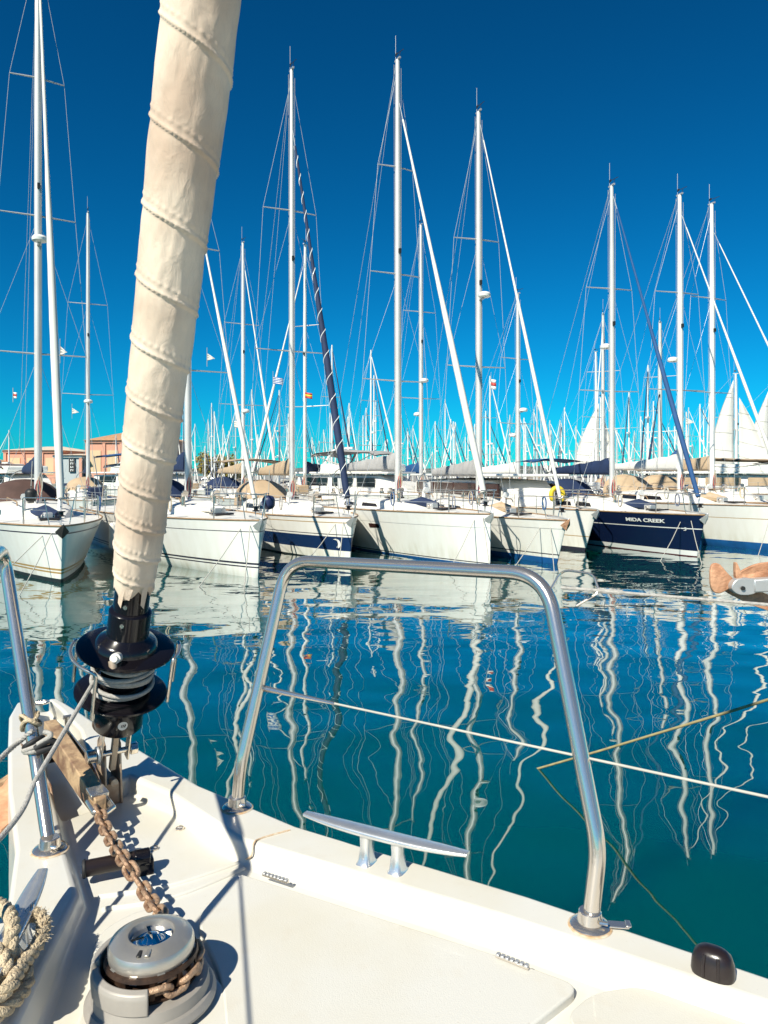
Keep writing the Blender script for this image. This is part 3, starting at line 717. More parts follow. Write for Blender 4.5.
mb.v = [q_ - LO for q_ in mb.v]; mb.build('knot', lash, angle=80)
mb = MB(); strand_rope(mb, smooth_path([cc + pax * .04 + Vector((.012, -.02, 0)), cc + pax * .02 + Vector((-.03, -.012, -.01)), G(2, 757, 1.84), G(-30, 790, 1.82)], 8), .0065, 'rope_grey')
mb.tube([cc + pax * (.05 + .008 * math.sin(a * 2)) + (u * math.cos(a) + v * math.sin(a)) * .021 for a in [2 * PI * i / 20 for i in range(20)]], .0048, 'rope_cream', 8, closed=True)
mb.tube([cc + pax * (.065 + .01 * math.cos(a * 2)) + (u * math.cos(a) + v * math.sin(a)) * .020 for a in [2 * PI * i / 20 for i in range(20)]], .0042, 'rope_cream', 8, closed=True)
mb.v = [q_ - LO for q_ in mb.v]; mb.build('cord', lash, angle=80)

rope = empty('mooring_rope', Vector((-.66, 1.25, ZT)), 0, 'thick cream three-strand rope looped on the port cleat at the lower left', 'rope')
RO = Vector(rope.location)
for pts in ([(-40, 905, 1.70), (-8, 903, 1.72), (8, 912, 1.735), (13, 928, 1.735), (10, 948, 1.72), (22, 962, 1.69), (26, 985, 1.67), (4, 1010, 1.67), (-30, 1030, 1.67)],
            [(14, 930, 1.69), (30, 915, 1.70), (42, 918, 1.705), (43, 932, 1.70), (34, 950, 1.695), (20, 968, 1.70), (6, 990, 1.70), (-25, 1005, 1.68)],
            [(-30, 948, 1.71), (-5, 950, 1.72), (5, 962, 1.715), (0, 978, 1.70), (-30, 985, 1.68)]):
    mb = MB(); strand_rope(mb, smooth_path([G(*p) for p in pts], 8), .0125, 'rope_cream'); mb.v = [q_ - RO for q_ in mb.v]
    mb.build('rope_bight', rope, angle=80)
# frayed yarns
mb = MB()
cpts = smooth_path([G(30, 915, 1.705), G(42, 918, 1.708), G(43, 932, 1.703), G(36, 950, 1.70)], 20)
for k in range(150):
    p = random.choice(cpts); d = Vector((random.uniform(-1, 1), random.uniform(-1, 1), random.uniform(-.3, 1))).normalized()
    mb.tube([p + d * .009, p + d * .014 + Vector((0, 0, .001)), p + d * .018], .0005, 'rope_cream', 3)
mb.v = [q_ - RO for q_ in mb.v]; mb.build('frayed_yarn', rope)

# ------------------------------------------------------------ neighbour on the right: bow out of frame, its anchor in frame
nb = empty('neighbour_yacht', (2.36, 3.95, 0), 0, 'white bow of the yacht moored just outside the right edge', 'sailing yacht')
mb = MB(); rings = []
for s_, hb in ((0, .02), (.3, .14), (.8, .38), (1.6, .75), (3, 1.25), (6, 1.7), (11, 1.5)):
    c = -NF * s_; rings.append([c + NS * hb * f_ + Vector((0, 0, z)) + NF * (-.25 if z < 0 and s_ == 0 else 0) for f_, z in ((-.5, -.4), (-.85, .3), (-1, 1.7), (-.9, 1.72), (.9, 1.72), (1, 1.7), (.85, .3), (.5, -.4))])
mb.loft(rings, 'hull_white'); mb.build('hull', nb, bevel=.02, bseg=2)
mb = MB(); mb.box(Vector((-.02, -.18, 1.90)), (.50, .10, .06), 'steel', frame3(Vector((1, .05, 0)), Vector((0, 1, 0)))); mb.box(Vector((.12, -.18, 1.79)), (.24, .12, .18), 'steel', frame3(Vector((1, .05, 0)), Vector((0, 1, 0)))); mb.build('anchor_roller', nb, bevel=.01, bseg=2)
mb = MB(); q_ = lambda s_, w_, z_: -NF * s_ + NS * w_ + Vector((0, 0, z_))
mb.tube(fillet([q_(1.7, -.7, 1.72), q_(1.6, -.72, 2.32), q_(.1, -.14, 2.36), q_(.1, .14, 2.36), q_(1.6, .72, 2.32), q_(1.7, .7, 1.72)], [.1, .12, .12, .1], 6), .014, 'steel', 8)
for w_ in (-1, 1): mb.tube([q_(.5, .2 * w_, 1.72), q_(.45, .28 * w_, 2.35)], .012, 'steel', 8)
mb.build('pulpit', nb, angle=70)
mb = MB(); mb.box(q_(1.2, 0, 1.75), (.45, .45, .05), 'glass_dark', frame3(NF, NS)); mb.build('deck_hatch', nb, bevel=.02, bseg=2)
na = empty('stowed_anchor', (1.76, 3.6, 1.94), 0, 'rust brown anchor with grey shank sticking in from the right edge above the water', 'anchor')
NO = Vector(na.location)
def NP(px, py, dy=0): return GY(px, py, 3.6 + dy) - NO
def slab(name, pts, m, th=.02, curve=0, y0=0):
    c = sum((NP(*p) for p in pts), Vector()) / len(pts); n = len(pts)
    A_ = [NP(*p) + Vector((0, y0 + curve * ((NP(*p) - c).length ** 2) * 8, 0)) for p in pts]
    B_ = [p + Vector((0, th, 0)) for p in A_]
    mb = MB(); cA_ = c + Vector((0, y0, 0)); cB_ = cA_ + Vector((0, th, 0))
    mb.add(A_ + B_ + [cA_, cB_], [[i, (i + 1) % n, 2 * n] for i in range(n)] + [[n + (i + 1) % n, n + i, 2 * n + 1] for i in range(n)] + [[i, n + i, n + (i + 1) % n, (i + 1) % n] for i in range(n)], m)
    return mb.build(name, na, bevel=.004, bseg=2, angle=50)
def sm(pts, n=4): return [(p.x, p.y) for p in smooth_path([(a, b_, 0) for a, b_ in pts], n, closed=True)]
slab('fluke', sm([(713, 566), (711, 578), (713, 590), (720, 594), (730, 589), (736, 582), (728, 573), (720, 564)]), 'rust_anchor', .02, .25)
slab('fluke', sm([(742, 578), (752, 569), (765, 564), (785, 563), (800, 568), (780, 576), (762, 580)]), 'rust_anchor', .02, .2, .03)
slab('lower_fluke', sm([(727, 590), (745, 588), (762, 592), (790, 604), (800, 618), (775, 613), (750, 604)]), 'rust_anchor', .02, .15, .02)
slab('tip_rib', sm([(735, 563), (738, 566), (742, 580), (736, 582)], 3), 'rust_anchor', .03, 0, -.01)
slab('hinge_plate', sm([(729, 584), (735, 578), (750, 578), (756, 582), (752, 592), (738, 594), (730, 590)]), 'alloy', .05, 0, -.035)
mb = MB(); rings = []
for p, h_ in ((NP(750, 585), .032), (NP(800, 582), .035), (NP(860, 572) + Vector((0, .15, 0)), .035), (NP(895, 572) + Vector((0, .2, 0)), .030)):
    rings.append([p + Vector((0, a - .01, b_)) for a, b_ in ((-.03, -h_), (.03, -h_), (.03, h_), (-.03, h_))])
mb.loft(rings, 'alloy'); mb.build('shank', na, bevel=.008, bseg=2)
mb = MB(); p = NP(739, 587) + Vector((0, -.045, 0)); mb.tube([p, p + Vector((0, .02, 0))], .010, 'sign_black', 14); mb.build('pivot_bolt', na)

# mooring line of the neighbour entering the water
W0 = Vector((1.246, 6.4, -.05)); D_ = Vector((.874, -1.2, .815))
mb = MB(); mb.tube([W0 - D_ * .03, W0 + D_ * .5 - Vector((0, 0, .01)), W0 + D_ * 1.2 - Vector((0, 0, .01)), W0 + D_ * 2.02, Vector((2.86, 3.45, 1.74))], .0095, 'rope_wet', 10)
tag(mb.build('mooring_line', angle=80), 'yellowish mooring line rising from the water behind the right pulpit leg to the right edge', 'rope')

# ------------------------------------------------------------ boat generator
def lerp(a, b_, t): return a + (b_ - a) * t
class Boat:
    def __init__(s, name, bow, h, L=11, B=3.4, fb=1.25, ov=.35, bands=None, label='', cat='sailing yacht', group=None, deck='deck_white', stern=.92):
        s.L, s.B, s.fb, s.ov, s.stern = L, B, fb, ov, stern
        s.h = h; s.bow = Vector((bow[0], bow[1], 0))
        s.rz = math.atan2(math.cos(h), -math.sin(h))
        s.root = empty(name, s.bow, s.rz, label, cat, group)
        s.bands = bands or [(0.0, 'antifoul_dark'), (.10, 'antifoul_blue'), (1, 'hull_white')]
        s.hull(deck)
    def hb(s, u):
        f_ = (1 - (1 - min(u / .55, 1)) ** 2.1) ** .8
        if u > .55: f_ *= 1 - .16 * ((u - .55) / .45) ** 2
        return s.B / 2 * f_
    def sz(s, u): return s.fb * lerp(1.0, s.stern, min(u * 1.3, 1))
    def pt(s, u, f_, side):
        z = s.sz(u) * f_ if f_ >= 0 else f_ * 1.0
        g = max(f_, 0)
        wd = s.hb(u) * (1 - .16 * (1 - g) - .35 * (1 - g) * (1 - u) ** 2)
        if f_ < 0: wd *= .6
        x = u * s.L - s.ov * g * (1 - u) ** 3
        if f_ < 0: x += .3 * (1 - u)
        return Vector((x, side * max(wd, .012), z))
    def hull(s, deck):
        us = [0, .012, .03, .06, .1, .15, .2, .27, .35, .45, .55, .65, .75, .85, .93, 1]
        fr = [-.35]; names = []
        for top, m_ in s.bands:
            n_ = 1 if top - max(fr[-1], 0) < .3 else 3; a = fr[-1]
            for k in range(n_): fr.append(lerp(a, top, (k + 1) / n_)); names.append(m_)
        mb = MB(); nf = len(fr)
        for side in (-1, 1):
            for j in range(nf - 1):
                vs = [s.pt(u, fr[j], side) for u in us] + [s.pt(u, fr[j + 1], side) for u in us]; n_ = len(us)
                mb.add(vs, [[i, i + 1, n_ + i + 1, n_ + i] for i in range(n_ - 1)], names[j])
        # stem and transom
        for j in range(nf - 1):
            mb.add([s.pt(0, fr[j], -1), s.pt(0, fr[j], 1), s.pt(0, fr[j + 1], 1), s.pt(0, fr[j + 1], -1)], [[0, 1, 2, 3]], names[j])
            mb.add([s.pt(1, fr[j], -1), s.pt(1, fr[j], 1), s.pt(1, fr[j + 1], 1), s.pt(1, fr[j + 1], -1)], [[0, 1, 2, 3]], names[j])
        import bmesh
        o = mb.build('hull', s.root, recalc=False, angle=40)
        me_ = o.data; bm = bmesh.new(); bm.from_mesh(me_); bmesh.ops.remove_doubles(bm, verts=bm.verts, dist=.0005); bmesh.ops.recalc_face_normals(bm, faces=bm.faces); bm.to_mesh(me_); bm.free()
        s.hullo = o
        mb = MB(); n_ = len(us); vs = []
        for u in us:
            a, b_ = s.pt(u, 1, -1), s.pt(u, 1, 1); vs += [a, Vector((a.x, 0, a.z + .05 * s.hb(u))), b_]
        mb.add([v_ - Vector((0, 0, .004)) for v_ in vs], [[3 * i, 3 * i + 1, 3 * i + 4, 3 * i + 3] for i in range(n_ - 1)] + [[3 * i + 1, 3 * i + 2, 3 * i + 5, 3 * i + 4] for i in range(n_ - 1)], deck)
        mb.build('deck', s.root)
        mb = MB()
        for side in (-1, 1): mb.tube([s.pt(u, 1, side) + Vector((0, 0, .015)) for u in us], .022, 'teak' if s.L > 10.5 else 'alloy', 6)
        mb.build('toe_rail', s.root)
    def dz(s, x): return s.sz(x / s.L) + .03
    def cabin(s, x0=2.7, x1=7.6, w=.56, h_=.38, m='deck_white', glass='glass_dark'):
        rings = []; wb = s.B / 2 * w
        for t, hh, ww in ((0, .02, .45), (.10, .55, .62), (.28, .9, .85), (.6, 1.0, 1.0), (1, 1.0, .98)):
            x = lerp(x0, x1, t); z = s.dz(x) - .02
            rings.append([Vector((x, y * wb * ww, z + zz * h_ * hh)) for y, zz in ((-1.08, 0), (-1, .8), (-.86, 1), (0, 1.14), (.86, 1), (1, .8), (1.08, 0))])
        mb = MB(); mb.loft(rings, m); c = mb.build('cabin', s.root, bevel=.02, bseg=2)
        for side in (-1, 1):
            for a, b_ in ((.36, .56), (.62, .84)):
                q = []
                for t, zz in ((a, .26), (b_, .26), (b_, .68), (a + .03, .62)):
                    x = lerp(x0, x1, t); ww = lerp(.85, 1.0, min((t - .28) / .32, 1))
                    yy = lerp(1.08, 1.0, zz / .8) * wb * ww + .006
                    q.append(Vector((x, side * yy, s.dz(x) - .02 + zz * h_ * lerp(.9, 1, min((t - .28) / .32, 1)))))
                mb = MB(); mb.add(q + [p - Vector((0, side * .02, 0)) for p in q], [[0, 1, 2, 3], [7, 6, 5, 4], [0, 4, 5, 1], [1, 5, 6, 2], [2, 6, 7, 3], [3, 7, 4, 0]], glass); mb.build('window', c)
        for xx in (x0 - .9, lerp(x0, x1, .45)):
            z = s.dz(xx) + (h_ * 1.1 if xx > x0 else .04); mb = MB(); mb.box((xx, 0, z + .02), (.5, .5, .05), 'glass_dark'); mb.build('deck_hatch', c, bevel=.015, bseg=2)
        return c
    def mast(s, D, top, r=.075, sprd=2, m='mast_alloy', radar=None, ant=True, genoa='sail_white', gtop=.93, strip=None, boom='canvas_grey', boomlen=4.2, gr=.06, sl=1.0, jib=True):
        s.D = D; zd = s.dz(D) + .38
        zd0 = s.dz(D) + .05
        T = MB(); T.tube([(D, 0, zd0), (D, 0, zd0 + .4), (D, 0, lerp(zd0, top, .7)), (D + .02, 0, top)], [r * 1.05, r, r, r * .72], m, 14)
        mo = T.build('mast', s.root, angle=60)
        a = MB(); a.box((D + .02, 0, top + .03), (.34, .06, .05), 'alloy')
        if ant: a.tube([(D + .12, .02, top), (D + .12, .02, top + .85)], .008, 'wire', 5)
        a.tube([(D - .1, 0, top), (D - .16, 0, top + .18)], .008, 'sign_black', 5); a.tube([(D - .34, -.03, top + .20), (D + .08, .03, top + .20)], .010, 'sign_black', 5); a.box((D + .06, .03, top + .20), (.12, .01, .09), 'sign_black')
        a.build('masthead_gear', mo)
        hs = [.36, .68] if sprd == 2 else [.28, .52, .76] if sprd == 3 else [.52]
        tips = []
        for k, f_ in enumerate(hs):
            z = lerp(zd0, top, f_); ln = s.B / 2 * (.74 - .17 * k) * sl
            for side in (-1, 1):
                e_ = Vector((D + .18, side * ln, z + .04))
                q = MB(); q.tube([(D, side * r * .5, z), e_], [.026, .016], 'alloy', 6); q.build('spreader', mo); 
                tips.append((side, e_))
        if radar:
            for f_, dx_, rr in radar:
                z = lerp(zd0, top, f_); q = MB(); M = Matrix.Translation((D - .30 * dx_ - r * dx_, 0, z))
                q.lathe([(.0, -.02), (.16, -.02), (.20, .0), (.21, .07), (.17, .13), (.08, .16), (0, .165)], 'boot_white', Matrix.Scale(rr, 4) if False else M, 20)
                q.box((D - .16 * dx_, 0, z - .04), (.34, .08, .03), 'alloy'); q.build('radar_dome', mo)
        # mast lights
        q = MB(); z = lerp(zd0, top, .57); q.box((D - r - .04, 0, z), (.08, .07, .14), 'sign_black'); q.build('deck_light', mo)
        # standing rigging
        for side in (-1, 1):
            ch = Vector((D + .25, side * (s.hb(D / s.L) - .08), s.dz(D)))
            pts = [ch] + [t for sd, t in tips if sd == side] + [Vector((D, side * .04, lerp(zd0, top, .97)))]
            q = MB(); q.tube(pts, .0062, 'wire', 5, cap=False); q.build('shroud', s.root)
            q = MB(); q.tube([ch + Vector((.1, -side * .08, 0)), Vector((D, side * .03, lerp(zd0, top, hs[0] - .01)))], .0055, 'wire', 5, cap=False); q.build('shroud', s.root)
            if len(hs) > 1:
                q = MB(); q.tube([tips[0 if side < 0 else 1][1], Vector((D, side * .03, lerp(zd0, top, hs[1] - .01)))], .0045, 'wire', 5, cap=False); q.build('shroud', s.root)
            q = MB(); q.tube([Vector((s.L - .2, side * .9, s.sz(1))), Vector((s.L * .9, 0, s.sz(1) + 2.2))], .007, 'wire', 5, cap=False); q.build('backstay', s.root)
        q = MB(); q.tube([Vector((s.L * .9, 0, s.sz(1) + 2.2)), Vector((D + .1, 0, top))], .006, 'wire', 5, cap=False); q.build('backstay', s.root)
        q = MB(); q.tube([(D + .12, .05, zd0 + .4), (D + .14, .07, top - .1)], .006, 'line_white', 5, cap=False); q.tube([(D - .10, -.06, zd0 + .4), (D - .09, -.07, top - .3)], .006, 'line_white', 5, cap=False); q.build('halyard', s.root)
        if jib:
            A = Vector((-s.ov + .22, 0, s.fb + .32)); Bp = Vector((D - r, 0, lerp(zd0, top, gtop)))
            q = MB(); n_ = 30; pts = [A.lerp(Bp, .02 + .93 * k / n_) for k in range(n_ + 1)]
            q.tube(pts, [gr * (.8 + .55 * math.sin(PI * min(k / n_ * 1.5 + .08, .98)) ** .6) * lerp(1, .45, (k / n_) ** 1.3) * (1 + .05 * (k % 2)) for k in range(n_ + 1)], genoa, 10)
            g = q.build('furled_genoa', s.root, angle=70)
            q = MB(); q.tube([A - Vector((0, 0, .25)), A.lerp(Bp, .03)], .012, 'wire', 6); q.lathe([(.09, 0), (.09, .02), (.05, .03), (.05, .09), (.09, .10), (.09, .12)], 'black_plastic', Matrix.Translation(A - Vector((0, 0, .10))), 16)
            q.tube([A.lerp(Bp, .9), Bp], .01, 'wire', 5); q.build('forestay', s.root)
            if strip:
                q = MB(); pts = []; n_ = 340; d = (Bp - A).normalized(); u_ = Vector((0, 1, 0)); v_ = d.cross(u_)
                for k in range(n_ + 1):
                    t = k / n_; rr = gr * (.8 + .55 * math.sin(PI * min(t * 1.5 + .08, .98)) ** .6) * lerp(1, .45, t ** 1.3) * 1.03
                    a_ = 2 * PI * t * 17; pts.append(A.lerp(Bp, .02 + .93 * t) + (u_ * math.cos(a_) + v_ * math.sin(a_)) * rr)
                q.tube(pts, .013, strip, 5); q.build('sail_edge', g)
        if boom:
            zb = zd0 + 1.25; e_ = D + boomlen
            q = MB(); q.tube([(D + r, 0, zb), (e_, 0, zb + .05)], .055, 'alloy', 10); bo = q.build('boom', s.root)
            q = MB(); rings = []
            for k in range(13):
                t = k / 12; x = lerp(D + .05, e_ - .05, t); hh = lerp(.52, .16, t ** .8) * (1 + .06 * math.sin(k * 2.3)); ww = lerp(.14, .07, t)
                rings.append([Vector((x, ww * math.sin(a_) * (1 - .35 * max(math.cos(a_), 0)), zb - .02 + (hh if math.cos(a_) > 0 else .10) * math.cos(a_))) for a_ in [2 * PI * i / 12 for i in range(12)]])
            q.loft(rings, boom); q.build('sail_cover', bo, angle=60)
            q = MB(); q.tube([(e_, 0, zb), (D + .15, 0, top)], .005, 'wire', 4, cap=False); q.build('topping_lift', s.root)
    def rails(s, n=5, pulpit=True, buoy=None):
        for side in (-1, 1):
            xs = [lerp(1.1, s.L - .5, k / n) for k in range(n + 1)]; top = []
            for x in xs:
                p = Vector((x, side * (s.hb(x / s.L) - .06), s.dz(x) - .02)); top.append(p + Vector((0, 0, .58)))
                q = MB(); q.tube([p, p + Vector((0, 0, .58))], .012, 'steel', 6); q.build('stanchion', s.root)
            for f_ in (1, .5):
                q = MB(); q.tube([t - Vector((0, 0, .58 * (1 - f_))) for t in top], .005, 'wire', 4, cap=False); q.build('lifeline', s.root)
        q = MB(); f0 = s.fb + .02
        pts = []
        for side in (-1, 1):
            pts.append([Vector((1.1, side * (s.hb(1.1 / s.L) - .05), f0)), Vector((1.05, side * (s.hb(1.1 / s.L) - .02), f0 + .60)), Vector((.05, side * .26, f0 + .62)), Vector((-s.ov + .05, side * .10, f0 + .60))])
        loop = pts[0] + pts[1][::-1]
        q.tube(fillet(loop, [.1, .1, .1, .1, .1, .1], 4), .014, 'steel', 7)
        for side in (-1, 1):
            q.tube([Vector((.25, side * (s.hb(.25 / s.L) - .02), f0)), Vector((.25, side * .32, f0 + .61))], .012, 'steel', 6)
            q.tube([Vector((1.07, side * (s.hb(1.1 / s.L) - .03), f0 + .32)), Vector((.25, side * (.28), f0 + .34))], .010, 'steel', 6)
        q.build('pulpit', s.root, angle=70)
        # anchor on the stem
        q = MB(); q.tube([(.5, 0, f0 + .06), (-s.ov - .12, 0, f0 + .03)], .028, 'alloy', 8)
        q.add([(-s.ov - .16, 0, f0 + .06), (-s.ov + .08, .16, f0 - .14), (-s.ov + .02, 0, f0 - .30), (-s.ov + .08, -.16, f0 - .14), (-s.ov + .12, 0, f0 - .10)], [[0, 1, 4], [1, 2, 4], [2, 3, 4], [3, 0, 4], [0, 1, 2], [0, 2, 3]], getattr(s, 'anc_mat', 'alloy'))
        q.build('anchor', s.root, bevel=.01, bseg=1)
        q = MB(); 
        for side in (-1, 1):
            q.tube([Vector((s.L - .1, side * .9 * s.hb(1), s.sz(1))), Vector((s.L - .1, side * .9 * s.hb(1), s.sz(1) + .65)), Vector((s.L - 1.2, side * s.hb(.9) * .95, s.sz(1) + .65)), Vector((s.L - 1.2, side * s.hb(.9) * .95, s.sz(1)))], .013, 'steel', 6)
        q.build('pushpit', s.root)
    def hood(s, x=7.2, m='canvas_navy', bimini=None, w=.62):
        rings = []; wb = s.B / 2 * w; z0 = s.dz(x) + .3
        for t, hh in ((0, .06), (.25, .55), (.6, .92), (1, 1.0)):
            rings.append([Vector((x + 1.1 * t, math.cos(a_) * wb * (.85 + .15 * t), z0 - .2 + .95 * hh * max(math.sin(a_), 0) ** .6)) for a_ in [PI * k / 12 for k in range(13)]])
        rings2 = [[p + Vector((0, 0, -.03)) for p in r_] for r_ in rings]
        mb = MB(); mb.loft(rings, m, closed=False, caps=False); mb.loft(rings2, m, closed=False, caps=False); mb.build('sprayhood', s.root, angle=60)
        mb = MB(); mb.box((x + .33, 0, z0 + .22), (.02, wb * 1.05, .30), 'glass_dark', Matrix.Rotation(R(35), 3, 'Y')); 
        if bimini:
            rings = []
            for t in (0, .3, .7, 1):
                rings.append([Vector((x + 1.6 + 1.9 * t, y * wb * 1.25, z0 + 1.45 + .12 * (1 - y * y) - .05 * (2 * t - 1) ** 2)) for y in (-1, -.5, 0, .5, 1)])
            q = MB(); q.loft(rings, bimini, closed=False, caps=False); q.loft([[p - Vector((0, 0, .03)) for p in r_] for r_ in rings], bimini, closed=False, caps=False); bi = q.build('bimini', s.root)
            q = MB()
            for side in (-1, 1):
                for xx in (1.7, 3.4): q.tube([(x + 2.5, side * wb * 1.2, z0 - .1), (x + xx, side * wb * 1.24, z0 + 1.45)], .014, 'steel', 6)
            q.build('bimini_frame', bi)
    def clutter(s, lowrow=True):
        rnd = random.Random(int(abs(s.bow.x * 100)) + 5); D = getattr(s, 'D', 5)
        for side in (-1, 1):
            for x in (D + 2.4, D + 3.1):                     # winches on the coaming
                q = MB(); q.lathe([(.09, 0), (.09, .05), (.06, .07), (.065, .15), (.08, .17), (.03, .19)], 'steel', Matrix.Translation((x, side * s.B * .30, s.dz(x) + .42)), 14); q.build('winch', s.root)
            q = MB(); x = D - .9; q.tube([(x, side * .45, s.dz(x) + .22), (x, side * .45, s.dz(x) + .50), (x - .10, side * .45, s.dz(x) + .60), (x - .2, side * .45, s.dz(x) + .58)], [.06, .06, .07, .09], rnd.choice(['boot_white', 'steel']), 10); q.build('cowl_vent', s.root)
            q = MB(); q.tube([(D - 1.2, side * .62, s.dz(D) + .36), (D - 1.1, side * .62, s.dz(D) + .46), (D + 1.6, side * .66, s.dz(D) + .50), (D + 1.7, side * .66, s.dz(D) + .40)], .016, 'teak', 6); q.build('handrail', s.root)
            x = rnd.uniform(2.2, 4.5); y = side * (s.hb(x / s.L) - .10)              # coiled line on the guardrail
            q = MB()
            for k in range(3): q.tube([Vector((x + .02 * k + math.cos(a) * .11, y + side * .05, s.dz(x) + .34 + math.sin(a) * .20)) for a in [2 * PI * i / 14 for i in range(14)]], .013, rnd.choice(['line_white', 'rope_cream', 'canvas_blue']), 5, closed=True)
            q.build('coiled_line', s.root)
        q = MB(); z = s.dz(D) + .95
        for k in range(4): q.tube([Vector((D - .12, .03 * k - .05 + math.cos(a) * .05, z + math.sin(a) * .28 - .1 * k)) for a in [2 * PI * i / 12 for i in range(12)]], .012, ('line_white', 'rope_cream', 'red', 'canvas_navy')[k], 5, closed=True)
        q.build('halyard_coil', s.root)
        q = MB(); q.box((D + 4.6, 0, s.sz(1) + .55), (.22, .22, .9), 'boot_white')
        q.tube([Vector((D + 4.45, math.cos(a) * .42, s.sz(1) + .95 + math.sin(a) * .42)) for a in [2 * PI * i / 24 for i in range(24)]], .02, 'steel', 6, closed=True); q.build('steering_wheel', s.root)
        q = MB(); x = s.L - .5; q.box((x, s.B * .30, s.sz(1) + .55), (.3, .5, .34), rnd.choice(['canvas_navy', 'boot_white', 'canvas_tan'])); q.build('locker_bag', s.root, bevel=.05, bseg=2)
        q = MB(); q.box((D - 2.2, 0, s.dz(2) + .10), (.34, .20, .18), 'alloy'); q.tube([(D - 2.2, -.16, s.dz(2) + .1), (D - 2.2, .16, s.dz(2) + .1)], .05, 'steel', 10); q.build('windlass', s.root, bevel=.02, bseg=2)
        if lowrow:
            q = MB(); x = D - 1.6; q.tube([(x - .5, -.25, s.dz(x) + .12), (x, .0, s.dz(x) + .22), (x + .6, .28, s.dz(x) + .12)], [.10, .16, .09], rnd.choice(['canvas_navy', 'canvas_tan', 'sail_white']), 8); q.build('sail_bag', s.root)
    def lines(s, n=2, lab=''):
        c = Matrix.Translation(s.bow) @ Matrix.Rotation(s.rz, 4, 'Z')
        side = 1
        for k in range(n):
            a = c @ Vector((.2 + .25 * k, side * .10, s.fb)); 
            b_ = c @ Vector((-1.5 + .9 * k, side * (1.0 + .7 * k), -.05))
            mb = MB(); mb.tube([a, a.lerp(b_, .5) - Vector((0, 0, .05)), b_], .011, 'line_white', 6, cap=False)
            o = mb.build('mooring_line'); tag(o, lab[k], 'rope')
    def to_world(s, p): return Matrix.Translation(s.bow) @ Matrix.Rotation(s.rz, 4, 'Z') @ Vector(p)
def solve_h(bow, mpx, D):
    k = (mpx - CX) / F; best = None
    for i in range(-400, 900):
        h = R(i * .1); e_ = abs((bow[0] - D * math.sin(h)) - k * (bow[1] + D * math.cos(h)))
        if best is None or e_ < best[0]: best = (e_, h)
    return best[1]
def wl(px, py): y = CZ * F / (py - HY); return ((px - CX) / F * y, y)
def topz(s, D, py):
    p = s.to_world((D, 0, 0)); return CZ + (HY - py) / F * p.y
def fender(p, r_, l_, m, lab):
    o = MB(); M = Matrix.Translation((0, 0, 0)); pr = [(0, -l_ / 2 - r_ * .5)]
    for k in range(9):
        a = -PI / 2 + PI * k / 16; pr.append((r_ * math.cos(a), -l_ / 2 + r_ * math.sin(a) * .8))
    for k in range(9):
        a = PI * k / 16; pr.append((r_ * math.cos(a), l_ / 2 + r_ * math.sin(a) * .8))
    pr.append((.02, l_ / 2 + r_ + .02))
    e_ = empty('fender', p, 0, lab, 'fender')
    o.lathe(pr, m, M, 18); o.build('fender_body', e_, angle=60)
    q = MB(); q.tube([(0, 0, l_ / 2 + r_ * .8), (.02, .02, l_ / 2 + .75)], .010, 'line_white', 5); q.build('fender_rope', e_)

# ------------------------------------------------------------ front row
# 1 far left
bw = wl(61, 583); h = solve_h(bw, 38, 4.6)
b1 = Boat('sailing_yacht', bw, h, 11.5, 3.5, 1.28, .25, [(0, 'antifoul_dark'), (.07, 'antifoul_dark'), (.16, 'hull_white'), (.19, 'stripe_gold'), (.215, 'hull_white'), (.25, 'stripe_gold'), (.86, 'hull_white'), (.885, 'stripe_dark'), (1, 'hull_white')],
          'white yacht at the far left with gold waterline stripes, its bow pointing at the camera')
b1.anc_mat = 'sign_black'
b1.cabin(3.0, 7.8); b1.mast(4.6, topz(b1, 4.6, -60), .10, 3, radar=[(.47, 1, 1)], gtop=.97, gr=.075, boom='canvas_navy'); b1.rails(); b1.hood(7.4, 'canvas_brown')
b1.lines(2, ['taut line from the gold striped bow to the water, the longer one', 'steep line from the gold striped bow to the water'])
# 2
bw = wl(258, 578); h = solve_h(bw, 188, 4.9)
b2 = Boat('sailing_yacht', bw, h, 12, 3.6, 1.35, .10, [(0, 'antifoul_dark'), (.17, 'hull_white'), (.195, 'stripe_dark'), (.225, 'hull_white'), (.26, 'stripe_dark'), (.80, 'hull_white'), (.815, 'stripe_dark'), (1, 'hull_white')],
          'white yacht behind the furled headsail with two thin dark waterline stripes')
b2.cabin(3.2, 8.2, m='deck_white'); b2.mast(4.9, topz(b2, 4.9, 120), .095, 2, gtop=.88, gr=.045, boom='canvas_navy', boomlen=4.5); b2.rails(); b2.hood(7.0, 'canvas_navy', 'canvas_blue')
b2.lines(2, ['thin mooring line from the bow of the yacht with two dark stripes, outer one', 'thin mooring line from the bow of the yacht with two dark stripes, inner one'])
# 3
bw = wl(350, 562); h = solve_h(bw, 292, 4.8)
b3 = Boat('sailing_yacht', bw, h, 11, 3.3, 1.22, .12, [(0, 'antifoul_dark'), (.03, 'antifoul_dark'), (.24, 'hull_white'), (.56, 'band_navy'), (.60, 'hull_white'), (.62, 'stripe_dark'), (.88, 'hull_white'), (.90, 'stripe_gold'), (1, 'hull_white')],
          'white yacht with a broad navy band and a white crescent moon near the bow')
b3.cabin(2.9, 7.6); b3.mast(4.8, topz(b3, 4.8, 70), .085, 2, gtop=.86, gr=.085, genoa='canvas_navy', strip='boot_white', boom='canvas_tan', boomlen=3.8); b3.rails(); b3.hood(7.2, 'canvas_tan', 'canvas_tan')
b3.lines(2, ['mooring line crossing the navy banded hull, left one', 'mooring line beside the white crescent moon'])
